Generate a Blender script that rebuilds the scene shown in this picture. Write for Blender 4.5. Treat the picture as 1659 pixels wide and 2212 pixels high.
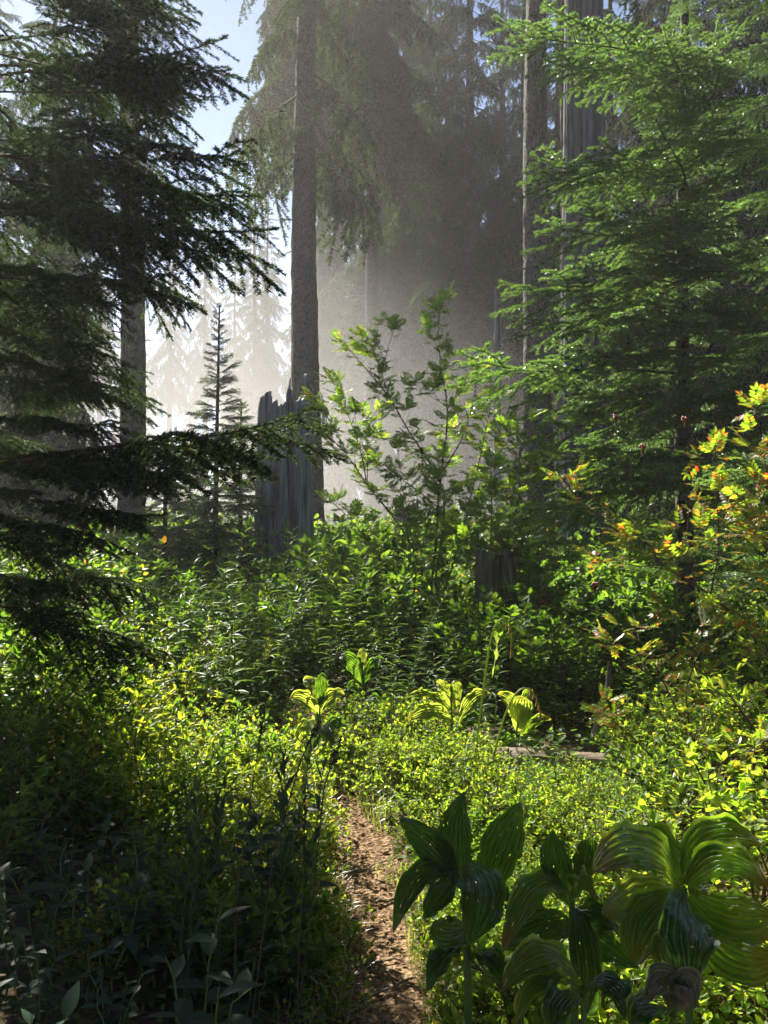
import bpy, math, random
import numpy as np
from mathutils import Vector
R = math.radians
S = bpy.context.scene
for o in list(bpy.data.objects): bpy.data.objects.remove(o)
C = S.collection

# ------------------------------------------------------------------ camera
EYE = 1.5
F = 823.5                                   # focal length in pixels of a 768x1024 picture
cam = bpy.data.cameras.new('camera'); cam.sensor_fit = 'VERTICAL'; cam.sensor_height = 24.0
cam.lens = F/1024*24.0; cam.clip_start = 0.05; cam.clip_end = 2000
co = bpy.data.objects.new('camera', cam); C.objects.link(co)
co.location = (0, 0, EYE); co.rotation_euler = (R(90), 0, 0); S.camera = co

# ------------------------------------------------------------------ sky and sun
SUN_AZ, SUN_EL = -33.0, 41.0                # degrees left of straight ahead, above the horizon
w = bpy.data.worlds.new('World'); S.world = w; w.use_nodes = True
nt = w.node_tree; nt.nodes.clear()
sky = nt.nodes.new('ShaderNodeTexSky'); sky.sky_type = 'NISHITA'; sky.sun_disc = False
sky.sun_elevation = R(SUN_EL); sky.sun_rotation = R(SUN_AZ); sky.altitude = 1200; sky.air_density = 0.75; sky.dust_density = 0.05; sky.ozone_density = 3.0
bg = nt.nodes.new('ShaderNodeBackground'); bg.inputs[1].default_value = 0.05
wo = nt.nodes.new('ShaderNodeOutputWorld')
nt.links.new(sky.outputs[0], bg.inputs[0]); nt.links.new(bg.outputs[0], wo.inputs[0])
SD = Vector((math.sin(R(SUN_AZ))*math.cos(R(SUN_EL)), math.cos(R(SUN_AZ))*math.cos(R(SUN_EL)), math.sin(R(SUN_EL))))
sl = bpy.data.lights.new('sun', 'SUN'); sl.energy = 5.0; sl.angle = R(0.5); sl.color = (1.0, 0.93, 0.82)
so = bpy.data.objects.new('sun', sl); C.objects.link(so); so.location = SD*60
so.rotation_euler = SD.to_track_quat('Z', 'Y').to_euler()
S.view_settings.view_transform = 'Standard'; S.view_settings.look = 'None'
S.view_settings.exposure = 1.9; S.view_settings.gamma = 1.0
S.render.engine = 'CYCLES'
cy = S.cycles
cy.use_denoising = True; cy.denoiser = 'OPENIMAGEDENOISE'
cy.max_bounces = 5; cy.diffuse_bounces = 3; cy.glossy_bounces = 2; cy.transmission_bounces = 4; cy.volume_bounces = 1; cy.transparent_max_bounces = 32
cy.volume_step_rate = 2.0; cy.volume_max_steps = 128; cy.use_adaptive_sampling = True; cy.adaptive_threshold = 0.02; cy.sample_clamp_indirect = 4.0
cy.caustics_reflective = False; cy.caustics_refractive = False

# ------------------------------------------------------------------ helpers
def at(px, py, Y): return np.array([(px-384)/F*Y, Y, EYE-(py-512)/F*Y])
def dp(x, y, Y): return at(x*0.4629, y*0.4629, Y)       # the same from a 1659 pixel wide view
def unit(a):
    a = np.asarray(a, float); return a/np.maximum(np.linalg.norm(a, axis=-1, keepdims=True), 1e-9)
def frames(d, up):
    x = unit(d); y = unit(np.cross(up, x)); z = np.cross(x, y)
    return np.stack([x, y, z], -1)
class Geo:
    def __init__(s): s.V = []; s.Q = []; s.T = []; s.n = 0
    def add(s, v, q=None, t=None, m=0):
        v = np.asarray(v, float).reshape(-1, 3)
        if q is not None and len(q): q = np.asarray(q, int); s.Q.append((q+s.n, np.full(len(q), m)if np.isscalar(m) else m))
        if t is not None and len(t): t = np.asarray(t, int); s.T.append((t+s.n, np.full(len(t), m)if np.isscalar(m) else m))
        s.V.append(v); s.n += len(v)
    def pack(s):
        V = np.concatenate(s.V) if s.V else np.zeros((0, 3))
        q = np.concatenate([a for a, _ in s.Q]) if s.Q else np.zeros((0, 4), int); qm = np.concatenate([b for _, b in s.Q]) if s.Q else np.zeros(0, int)
        t = np.concatenate([a for a, _ in s.T]) if s.T else np.zeros((0, 3), int); tm = np.concatenate([b for _, b in s.T]) if s.T else np.zeros(0, int)
        return V, q, qm, t, tm
    def put(s, tpl, M, O, m=None):
        """place a packed template with many 3x3 matrices M and origins O"""
        V, q, qm, t, tm = tpl; M = np.asarray(M, float).reshape(-1, 3, 3); O = np.asarray(O, float).reshape(-1, 3)
        k = len(M); n = len(V)
        W = np.einsum('mij,nj->mni', M, V)+O[:, None, :]
        off = (np.arange(k)*n)[:, None, None]
        if len(q): s.Q.append(((q[None]+off).reshape(-1, 4)+s.n, np.tile(qm if m is None else np.full(len(q), m), k)))
        if len(t): s.T.append(((t[None]+off).reshape(-1, 3)+s.n, np.tile(tm if m is None else np.full(len(t), m), k)))
        s.V.append(W.reshape(-1, 3)); s.n += k*n
    def mesh(s, name, mats, smooth=False):
        V, q, qm, t, tm = s.pack()
        me = bpy.data.meshes.new(name)
        me.vertices.add(len(V)); me.vertices.foreach_set('co', V.astype(np.float32).ravel())
        nl = 4*len(q)+3*len(t)
        me.loops.add(nl); me.loops.foreach_set('vertex_index', np.concatenate([q.ravel(), t.ravel()]).astype(np.int32))
        me.polygons.add(len(q)+len(t))
        st = np.concatenate([np.arange(len(q))*4, 4*len(q)+np.arange(len(t))*3]).astype(np.int32)
        me.polygons.foreach_set('loop_start', st)
        me.polygons.foreach_set('material_index', np.concatenate([qm, tm]).astype(np.int32))
        if smooth: me.polygons.foreach_set('use_smooth', np.ones(len(st), bool))
        for m in mats: me.materials.append(m)
        me.update(calc_edges=True)
        return me
    def build(s, name, mats, parent=None, smooth=False):
        if not isinstance(mats, (list, tuple)): mats = [mats]
        o = bpy.data.objects.new(name, s.mesh(name, mats, smooth)); C.objects.link(o); o.parent = parent
        return o
def tag(o, label=None, cat=None, group=None, kind=None):
    if label: o['label'] = label
    if cat: o['category'] = cat
    if group: o['group'] = group
    if kind: o['kind'] = kind
    return o
def empty(name, loc, rz=0.0, sc=1.0):
    o = bpy.data.objects.new(name, None); C.objects.link(o); o.location = loc; o.rotation_euler = (0, 0, rz); o.scale = (sc,)*3
    o.empty_display_size = 0.1
    return o
def dup(root, loc, rz, sc=1.0, label=None, group=None, tilt=(0, 0)):
    r = root.copy(); C.objects.link(r); r.location = loc; r.rotation_euler = (tilt[0], tilt[1], rz)
    r.scale = (sc,)*3 if np.isscalar(sc) else sc
    if label: r['label'] = label
    if group: r['group'] = group
    for ch in list(root.children):
        c = ch.copy(); C.objects.link(c); c.parent = r
    return r
def bez(a, b, c, n):
    t = np.linspace(0, 1, n)[:, None]; a, b, c = map(np.asarray, (a, b, c))
    b = 2*b-0.5*(a+c)                               # passes through b
    return (1-t)**2*a+2*t*(1-t)*b+t*t*c
def tube(g, pts, rad, sides=6, m=0, cap=True):
    pts = np.asarray(pts, float); n = len(pts); rad = np.broadcast_to(np.asarray(rad, float), (n,))
    d = np.gradient(pts, axis=0); ref = np.array([0, 0, 1.0]) if abs(unit(pts[-1]-pts[0])[2]) < 0.8 else np.array([1.0, 0, 0])
    fr = frames(d, np.broadcast_to(ref, d.shape))
    a = np.arange(sides)*2*math.pi/sides
    V = pts[:, None]+rad[:, None, None]*(np.cos(a)[None, :, None]*fr[:, None, :, 1]+np.sin(a)[None, :, None]*fr[:, None, :, 2])
    i = np.arange(n-1)[:, None]*sides; j = np.arange(sides)[None]; j2 = (j+1) % sides
    q = np.stack([i+j, i+j2, i+sides+j2, i+sides+j], -1).reshape(-1, 4)
    g.add(V, q=q, m=m)
def noise2(x, y, seed=0):
    r = np.random.RandomState(seed); v = 0
    for k in range(7):
        f = 0.7*1.75**k; p = r.rand(4)*6.28; a = r.rand()*6.28
        v = v+np.sin(x*f*math.cos(a)+y*f*math.sin(a)+p[0])*np.sin(-x*f*math.sin(a)*1.1+y*f*math.cos(a)*.9+p[1])/(1.5**k)
    return v/2

# ------------------------------------------------------------------ materials
def newmat(name):
    m = bpy.data.materials.new(name); m.use_nodes = True; t = m.node_tree; t.nodes.clear()
    o = t.nodes.new('ShaderNodeOutputMaterial'); return m, t, o
def ramp(t, fac, stops):
    r = t.nodes.new('ShaderNodeValToRGB'); e = r.color_ramp.elements
    while len(e) < len(stops): e.new(0.5)
    for k, (p, c) in enumerate(stops): e[k].position = p; e[k].color = (*c, 1)
    t.links.new(fac, r.inputs[0]); return r.outputs[0]
def leafmat(name, refl, trans, tmix=0.5, rough=0.4, gloss=0.08, scale=0.0):
    """refl / trans: ramp stops chosen per leaf (random per island)"""
    m, t, o = newmat(name)
    gi = t.nodes.new('ShaderNodeNewGeometry'); f = gi.outputs['Random Per Island']
    if scale:                                           # patches of one tone over many leaves
        tc = t.nodes.new('ShaderNodeTexCoord'); n = t.nodes.new('ShaderNodeTexNoise'); n.inputs['Scale'].default_value = scale
        t.links.new(tc.outputs['Object'], n.inputs['Vector'])
        a = t.nodes.new('ShaderNodeMath'); a.operation = 'MULTIPLY_ADD'; a.inputs[1].default_value = 0.55
        b = t.nodes.new('ShaderNodeMath'); b.operation = 'MULTIPLY'; b.inputs[1].default_value = 0.5
        t.links.new(n.outputs[0], b.inputs[0]); t.links.new(f, a.inputs[0]); t.links.new(b.outputs[0], a.inputs[2]); f = a.outputs[0]
    c1 = ramp(t, f, refl); c2 = ramp(t, f, trans)
    d = t.nodes.new('ShaderNodeBsdfDiffuse'); l = t.nodes.new('ShaderNodeBsdfTranslucent'); g = t.nodes.new('ShaderNodeBsdfGlossy')
    g.inputs['Roughness'].default_value = rough
    t.links.new(c1, d.inputs[0]); t.links.new(c2, l.inputs[0])
    m1 = t.nodes.new('ShaderNodeMixShader'); m1.inputs[0].default_value = tmix
    t.links.new(d.outputs[0], m1.inputs[1]); t.links.new(l.outputs[0], m1.inputs[2])
    fr = t.nodes.new('ShaderNodeFresnel'); fr.inputs[0].default_value = 1.45
    mx = t.nodes.new('ShaderNodeMath'); mx.operation = 'MULTIPLY'; mx.inputs[1].default_value = gloss*10
    mx.use_clamp = True; t.links.new(fr.outputs[0], mx.inputs[0])
    m2 = t.nodes.new('ShaderNodeMixShader'); t.links.new(mx.outputs[0], m2.inputs[0])
    t.links.new(m1.outputs[0], m2.inputs[1]); t.links.new(g.outputs[0], m2.inputs[2]); t.links.new(m2.outputs[0], o.inputs[0])
    return m
def surf(name, stops, sx=(1, 1, 1), scale=5, detail=8, rough=0.9, bump=0.3, dist=0.02, voro=0.0, spec=0.3):
    m, t, o = newmat(name)
    p = t.nodes.new('ShaderNodeBsdfPrincipled'); t.links.new(p.outputs[0], o.inputs[0])
    p.inputs['Roughness'].default_value = rough; p.inputs['Specular IOR Level'].default_value = spec
    tc = t.nodes.new('ShaderNodeTexCoord'); mp = t.nodes.new('ShaderNodeMapping'); mp.inputs['Scale'].default_value = sx
    t.links.new(tc.outputs['Object'], mp.inputs[0])
    n = t.nodes.new('ShaderNodeTexNoise'); n.inputs['Scale'].default_value = scale; n.inputs['Detail'].default_value = detail; n.inputs['Roughness'].default_value = 0.65
    t.links.new(mp.outputs[0], n.inputs['Vector'])
    h = n.outputs[0]
    if voro:
        v = t.nodes.new('ShaderNodeTexVoronoi'); v.inputs['Scale'].default_value = voro; t.links.new(mp.outputs[0], v.inputs['Vector'])
        a = t.nodes.new('ShaderNodeMath'); a.operation = 'MULTIPLY_ADD'; a.inputs[1].default_value = 0.5
        t.links.new(v.outputs['Distance'], a.inputs[0])
        b = t.nodes.new('ShaderNodeMath'); b.operation = 'MULTIPLY'; b.inputs[1].default_value = 0.75; t.links.new(n.outputs[0], b.inputs[0])
        t.links.new(b.outputs[0], a.inputs[2]); h = a.outputs[0]
    t.links.new(ramp(t, h, stops), p.inputs['Base Color'])
    bp = t.nodes.new('ShaderNodeBump'); bp.inputs['Strength'].default_value = bump; bp.inputs['Distance'].default_value = dist
    t.links.new(h, bp.inputs['Height']); t.links.new(bp.outputs[0], p.inputs['Normal'])
    return m
M = {}
M['bark'] = surf('bark', [(.3, (.018, .014, .011)), (.5, (.045, .038, .031)), (.68, (.095, .087, .072))], (1, 1, .6), 16, 14, .95, 1.0, .05, 26)
M['twig'] = surf('twig', [(.3, (.035, .026, .02)), (.7, (.12, .09, .065))], (1, 1, 1), 20, 4, .9, .3, .01)
M['redtwig'] = surf('red_twig', [(.3, (.06, .03, .02)), (.7, (.16, .09, .05))], (1, 1, 1), 20, 4, .6, .3, .01)
M['greenstem'] = surf('green_stem', [(.3, (.06, .11, .02)), (.7, (.14, .2, .05))], (1, 1, 1), 10, 4, .5, .1, .01)
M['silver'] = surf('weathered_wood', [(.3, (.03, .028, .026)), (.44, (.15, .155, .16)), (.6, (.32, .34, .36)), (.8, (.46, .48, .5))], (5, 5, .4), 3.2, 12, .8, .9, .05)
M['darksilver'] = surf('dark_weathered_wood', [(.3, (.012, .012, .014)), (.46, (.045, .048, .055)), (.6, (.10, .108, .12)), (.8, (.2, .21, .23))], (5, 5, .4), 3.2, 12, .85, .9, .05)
M['rotwood'] = surf('rotten_wood', [(.3, (.035, .028, .022)), (.55, (.17, .15, .12)), (.72, (.36, .34, .3))], (6, 6, 1), 2.5, 10, .9, .8, .04)
M['logwood'] = surf('log_wood', [(.32, (.05, .035, .022)), (.5, (.2, .15, .11)), (.7, (.4, .34, .27))], (1, 9, 9), 3, 10, .85, .6, .03)
M['soil'] = surf('forest_soil', [(.3, (.02, .014, .009)), (.5, (.06, .04, .024)), (.72, (.12, .08, .045))], (1, 1, 1), 14, 12, 1, .8, .03, 30)
M['path'] = surf('trail_dirt', [(.3, (.035, .018, .010)), (.45, (.085, .048, .022)), (.58, (.16, .098, .047)), (.75, (.3, .2, .11))], (1, 1, 1), 26, 12, 1, 1.0, .03, 55)
G = lambda *c: [(k/(max(len(c)-1, 1)), x) for k, x in enumerate(c)]
M['fir_dark'] = leafmat('shaded_fir_needles', G((.005, .014, .008), (.012, .032, .014)), G((.02, .05, .01), (.11, .19, .025)), .35, .5, .012, 2.5)  # near-black copy: the backlit tree's shade is put into the needle colour
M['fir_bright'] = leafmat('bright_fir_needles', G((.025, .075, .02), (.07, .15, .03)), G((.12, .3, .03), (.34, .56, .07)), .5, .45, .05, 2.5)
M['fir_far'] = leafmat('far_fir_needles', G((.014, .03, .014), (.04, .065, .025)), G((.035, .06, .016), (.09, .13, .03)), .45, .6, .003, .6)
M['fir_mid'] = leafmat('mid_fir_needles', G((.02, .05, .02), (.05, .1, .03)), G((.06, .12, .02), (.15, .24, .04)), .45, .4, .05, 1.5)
M['huck'] = leafmat('huckleberry_leaf', [(0, (.05, .11, .015)), (.6, (.1, .17, .02)), (1, (.15, .2, .03))], [(0, (.33, .58, .025)), (.5, (.58, .82, .04)), (.85, (.72, .86, .06)), (1, (.75, .5, .05))], .6, .42, .03)
M['huckleft'] = leafmat('yellow_green_leaf', [(0, (.06, .11, .015)), (1, (.13, .18, .02))], [(0, (.4, .6, .02)), (.5, (.62, .76, .04)), (.93, (.75, .78, .06)), (1, (.6, .3, .05))], .6, .42, .03)
M['shrub'] = leafmat('shrub_leaf', [(0, (.03, .08, .015)), (1, (.07, .13, .02))], [(0, (.12, .3, .015)), (1, (.36, .56, .03))], .52, .45, .018)
M['ash'] = leafmat('rowan_leaf', [(0, (.03, .08, .015)), (1, (.08, .15, .02))], [(0, (.16, .38, .015)), (.9, (.48, .72, .04)), (.97, (.7, .5, .04)), (1, (.7, .35, .04))], .55, .4, .03)
M['autumn'] = leafmat('autumn_rowan_leaf', [(0, (.05, .1, .015)), (.72, (.12, .16, .02)), (.84, (.3, .2, .02)), (.94, (.4, .12, .02)), (1, (.35, .05, .01))],
                      [(0, (.25, .48, .02)), (.70, (.5, .68, .03)), (.82, (.85, .6, .04)), (.93, (.85, .3, .03)), (1, (.75, .12, .02))], .6, .35, .05)
M['fireweed'] = leafmat('willowherb_leaf', [(0, (.03, .08, .018)), (1, (.07, .14, .03))], [(0, (.16, .36, .02)), (1, (.42, .62, .04))], .52, .4, .03)
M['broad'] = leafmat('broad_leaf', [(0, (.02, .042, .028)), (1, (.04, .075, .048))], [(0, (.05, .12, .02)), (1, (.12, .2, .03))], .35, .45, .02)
M['grass'] = leafmat('grass_blade', [(0, (.06, .1, .02)), (.7, (.13, .15, .03)), (1, (.25, .17, .06))], [(0, (.2, .35, .02)), (.7, (.4, .45, .05)), (1, (.5, .35, .1))], .5, .4, .05)
M['litter'] = surf('dead_leaf_litter', [(.3, (.05, .026, .012)), (.5, (.14, .078, .036)), (.75, (.3, .19, .1))], (1, 1, 1), 22, 4, .9, .2, .01)
M['berry'] = surf('red_berry', [(.3, (.22, .015, .012)), (.7, (.42, .04, .025))], (1, 1, 1), 30, 2, .35, .0, .01, 0, .5)
M['catkin'] = surf('dry_catkin', [(.3, (.2, .09, .02)), (.7, (.5, .32, .08))], (1, 1, 1), 60, 3, .8, .3, .005)
M['lime'] = leafmat('lime_stalk', G((.18, .26, .04), (.25, .32, .06)), G((.4, .55, .06), (.5, .6, .08)), .45, .35, .06)
def hellemat(name, c1, c2, t1, t2, edge=None):
    """pleated leaf: veins along U, browning towards the tip"""
    m, t, o = newmat(name)
    at_ = t.nodes.new('ShaderNodeAttribute'); at_.attribute_name = 'leafuv'
    sp = t.nodes.new('ShaderNodeSeparateXYZ'); t.links.new(at_.outputs['Vector'], sp.inputs[0])
    wv = t.nodes.new('ShaderNodeMath'); wv.operation = 'MULTIPLY'; wv.inputs[1].default_value = 75; n0 = t.nodes.new('ShaderNodeTexNoise'); n0.inputs['Scale'].default_value = 9; t.links.new(at_.outputs['Vector'], n0.inputs['Vector']); wa = t.nodes.new('ShaderNodeMath'); wa.operation = 'MULTIPLY_ADD'; wa.inputs[1].default_value = .06; t.links.new(n0.outputs[0], wa.inputs[0]); t.links.new(sp.outputs[1], wa.inputs[2]); t.links.new(wa.outputs[0], wv.inputs[0])
    sn = t.nodes.new('ShaderNodeMath'); sn.operation = 'SINE'; t.links.new(wv.outputs[0], sn.inputs[0])
    mr = t.nodes.new('ShaderNodeMapRange'); mr.inputs[1].default_value = -1; mr.inputs[2].default_value = 1; t.links.new(sn.outputs[0], mr.inputs[0])
    tc = t.nodes.new('ShaderNodeTexCoord'); n = t.nodes.new('ShaderNodeTexNoise'); n.inputs['Scale'].default_value = 18; n.inputs['Detail'].default_value = 6; t.links.new(tc.outputs['Object'], n.inputs['Vector'])
    ad = t.nodes.new('ShaderNodeMath'); ad.operation = 'MULTIPLY_ADD'; ad.inputs[1].default_value = .3; t.links.new(mr.outputs[0], ad.inputs[0]); 
    hf = t.nodes.new('ShaderNodeMath'); hf.operation = 'MULTIPLY'; hf.inputs[1].default_value = .6; t.links.new(n.outputs[0], hf.inputs[0]); t.links.new(hf.outputs[0], ad.inputs[2])
    cr = ramp(t, ad.outputs[0], [(.2, c1), (.6, c2)]); ct = ramp(t, ad.outputs[0], [(.2, t1), (.6, t2)])
    if edge:
        e1 = t.nodes.new('ShaderNodeMath'); e1.operation = 'MULTIPLY_ADD'; e1.inputs[1].default_value = .9; t.links.new(n.outputs[0], e1.inputs[0]); t.links.new(sp.outputs[0], e1.inputs[2])
        fm = t.nodes.new('ShaderNodeMapRange'); fm.inputs[1].default_value = edge[0]; fm.inputs[2].default_value = edge[0]+.35; t.links.new(e1.outputs[0], fm.inputs[0])
        def mixc(c, d):
            x = t.nodes.new('ShaderNodeMix'); x.data_type = 'RGBA'; t.links.new(fm.outputs[0], x.inputs[0]); t.links.new(c, x.inputs[6]); x.inputs[7].default_value = (*d, 1); return x.outputs[2]
        cr = mixc(cr, edge[1]); ct = mixc(ct, edge[2])
    d = t.nodes.new('ShaderNodeBsdfDiffuse'); l = t.nodes.new('ShaderNodeBsdfTranslucent'); g = t.nodes.new('ShaderNodeBsdfGlossy'); g.inputs['Roughness'].default_value = .45
    t.links.new(cr, d.inputs[0]); t.links.new(ct, l.inputs[0])
    bp = t.nodes.new('ShaderNodeBump'); bp.inputs['Strength'].default_value = .5; bp.inputs['Distance'].default_value = .003; t.links.new(ad.outputs[0], bp.inputs['Height'])
    for x in (d, g): t.links.new(bp.outputs[0], x.inputs['Normal'])
    m1 = t.nodes.new('ShaderNodeMixShader'); m1.inputs[0].default_value = .5; t.links.new(d.outputs[0], m1.inputs[1]); t.links.new(l.outputs[0], m1.inputs[2])
    fr = t.nodes.new('ShaderNodeFresnel'); fr.inputs[0].default_value = 1.45
    hg = t.nodes.new('ShaderNodeMath'); hg.operation = 'MULTIPLY'; hg.inputs[1].default_value = .18; t.links.new(fr.outputs[0], hg.inputs[0])
    m2 = t.nodes.new('ShaderNodeMixShader'); t.links.new(hg.outputs[0], m2.inputs[0]); t.links.new(m1.outputs[0], m2.inputs[1]); t.links.new(g.outputs[0], m2.inputs[2]); t.links.new(m2.outputs[0], o.inputs[0])
    return m
M['helle'] = hellemat('hellebore_leaf', (.02, .055, .02), (.05, .1, .035), (.10, .27, .011), (.27, .48, .025))
M['helleold'] = hellemat('browning_lit_hellebore_leaf', (.03, .065, .02), (.07, .11, .03), (.28, .6, .015), (.55, .78, .05), (1.1, (.2, .13, .03), (.5, .36, .03)))  # brown tips, plus sunlight put into the brighter transmitted colour
M['hellelit'] = hellemat('lit_yellow_hellebore_leaf', (.08, .13, .03), (.13, .19, .05), (.45, .62, .04), (.7, .8, .08), (1.2, (.25, .2, .04), (.6, .5, .05)))  # yellow leaf, also the lit copy: sunlight put into its colours
M['helledry'] = hellemat('dry_hellebore_leaf', (.26, .25, .15), (.48, .45, .32), (.15, .13, .04), (.3, .25, .1), (1.15, (.28, .18, .09), (.3, .2, .1)))

# ------------------------------------------------------------------ ground and trail
PATH = np.array([(.10, -2, .2), (.05, 1.2, .15), (.02, 2.0, .135), (.01, 2.44, .13), (-.015, 2.68, .122), (-.03, 2.98, .117), (-.07, 3.35, .117), (-.13, 3.85, .112), (-.24, 4.2, .10), (-.5, 4.65, .10), (-1.0, 5.1, .1), (-1.7, 5.6, .1)])
def pathdist(x, y):
    x = np.asarray(x, float); y = np.asarray(y, float); best = np.full(x.shape, 1e9)
    for a, b in zip(PATH[:-1], PATH[1:]):
        dx, dy = b[0]-a[0], b[1]-a[1]; t = np.clip(((x-a[0])*dx+(y-a[1])*dy)/(dx*dx+dy*dy), 0, 1)
        best = np.minimum(best, np.hypot(x-a[0]-t*dx, y-a[1]-t*dy)-(a[2]+t*(b[2]-a[2])))
    return best
def gh(x, y):
    x = np.asarray(x, float); y = np.asarray(y, float)
    d = np.clip(pathdist(x, y), -.2, 1.2)
    return np.clip(d, 0, 1)*.07+.05*noise2(x, y, 3)*np.clip(d*2+.1, 0, 1)+.35*noise2(x*.12, y*.12, 4)*np.clip((np.hypot(x, y)-9)/20, 0, 1)
def sheet(xs, ys, f):
    X, Y = np.meshgrid(xs, ys); V = np.stack([X, Y, f(X, Y)], -1).reshape(-1, 3)
    nx = len(xs); i = np.arange(len(ys)-1)[:, None]*nx+np.arange(nx-1)[None]; i = i.ravel()
    return V, np.stack([i, i+1, i+nx+1, i+nx], -1)
g = Geo()
xs = np.concatenate([np.linspace(-130, -8, 30), np.linspace(-7.5, 7.5, 190), np.linspace(8, 130, 30)])
ys = np.concatenate([np.linspace(-60, -1, 14), np.linspace(-.5, 12, 180), np.linspace(12.5, 150, 50)])
g.add(*[a for a in sheet(xs, ys, gh)])
tag(g.build('ground', M['soil'], smooth=True), kind='structure')
g = Geo()                                                   # trail: a fine strip with its own relief
n = 420; tt = np.linspace(0, len(PATH)-1.001, n); i0 = tt.astype(int); fr_ = (tt-i0)[:, None]
# smooth the control polygon
cen = PATH[i0]*(1-fr_)+PATH[i0+1]*fr_
for _ in range(25): cen[1:-1] = (cen[:-2]+2*cen[1:-1]+cen[2:])/4
dd = unit(np.gradient(cen[:, :2], axis=0)); nn = np.stack([dd[:, 1], -dd[:, 0]], -1)
us = np.linspace(-1.55, 1.55, 46)
PX = cen[:, None, 0]+nn[:, None, 0]*us*cen[:, None, 2]; PY = cen[:, None, 1]+nn[:, None, 1]*us*cen[:, None, 2]
PZ = gh(PX, PY)+.006+.010*noise2(PX*9, PY*9, 8)+.005*noise2(PX*34, PY*34, 9)-.02*np.exp(-(us[None]/.8)**2)+.02*np.exp(-(us[None]/.8)**2)*0
PZ = np.where(np.abs(us)[None] > 1.3, gh(PX, PY)-.01, np.maximum(PZ, gh(PX, PY)+.004))
i = (np.arange(n-1)[:, None]*46+np.arange(45)[None]).ravel()
g.add(np.stack([PX, PY, PZ], -1), q=np.stack([i, i+1, i+47, i+46], -1))
tag(g.build('path', M['path'], smooth=True), kind='structure')

# ------------------------------------------------------------------ leaf templates (unit length along +X, face up +Z)
def tpl_leaf(w=.5, fold=.12, tip=.0, m=0):
    g = Geo()
    v = [(0, 0, 0), (.32, 0, -fold*.6), (.72, 0, -fold*.7+tip*.3), (1, 0, tip), (.3, w/2, fold*.4), (.7, w*.42, fold*.3+tip*.3), (.3, -w/2, fold*.4), (.7, -w*.42, fold*.3+tip*.3)]
    g.add(v, q=[(1, 2, 5, 4), (6, 7, 2, 1)], t=[(0, 1, 4), (4, 5, 5)][:1]+[(2, 3, 5), (0, 6, 1), (7, 3, 2)], m=m)
    return g.pack()
def tpl_lance(w=.16, bend=-.25, n=6, m=0, tooth=0.0, wave=0.0, fold=.1, shape=.75):
    g = Geo(); t = np.linspace(0, 1, n); z = bend*t*t
    ww = w*.5*np.sin(np.pi*np.clip(t, .02, .985)**shape)
    if tooth: ww = ww*(1+tooth*((np.arange(n) % 2)*2-1))
    mid = np.stack([t, 0*t, z], -1); L = np.stack([t, ww, z+ww*fold*4+wave*np.sin(t*13)], -1); Rr = np.stack([t, -ww, z+ww*fold*4+wave*np.sin(t*11+1)], -1)
    V = np.concatenate([mid, L, Rr]); i = np.arange(n-1)
    g.add(V, q=np.concatenate([np.stack([i, i+1, n+i+1, n+i], -1), np.stack([2*n+i, 2*n+i+1, i+1, i], -1)]), m=m)
    return g.pack()
def tpl_compound(pairs=5, ll=.30, lw=.105, rng=None, m=1):
    """pinnate leaf of unit length: rachis (material 0) and leaflets"""
    g = Geo(); x = np.linspace(0, .8, 6)
    tube(g, np.stack([x, 0*x, -.16*x*x], -1), np.linspace(.010, .005, 6), 3, 0)
    lf = tpl_leaf(lw/ll, .06); Ms = []; Os = []
    for k in range(pairs):
        t = .22+.58*k/(pairs-1)
        for s in (-1, 1):
            a = s*(1.15-.25*k/pairs)+rng.uniform(-.12, .12)
            d = np.array([math.cos(a), math.sin(a), rng.uniform(-.35, .05)]); sc = ll*(1-.25*abs(k/(pairs-1)-.45))
            Ms.append(frames(d[None], np.array([[rng.uniform(-.2, .2), 0, 1]]))[0]*sc); Os.append((t, 0, -.16*t*t))
    Ms.append(frames(np.array([[1, 0, -.3]]), np.array([[0, 0, 1.]]))[0]*ll); Os.append((.8, 0, -.1))
    g.put(lf, np.array(Ms), np.array(Os), m)
    return g.pack()

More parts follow.
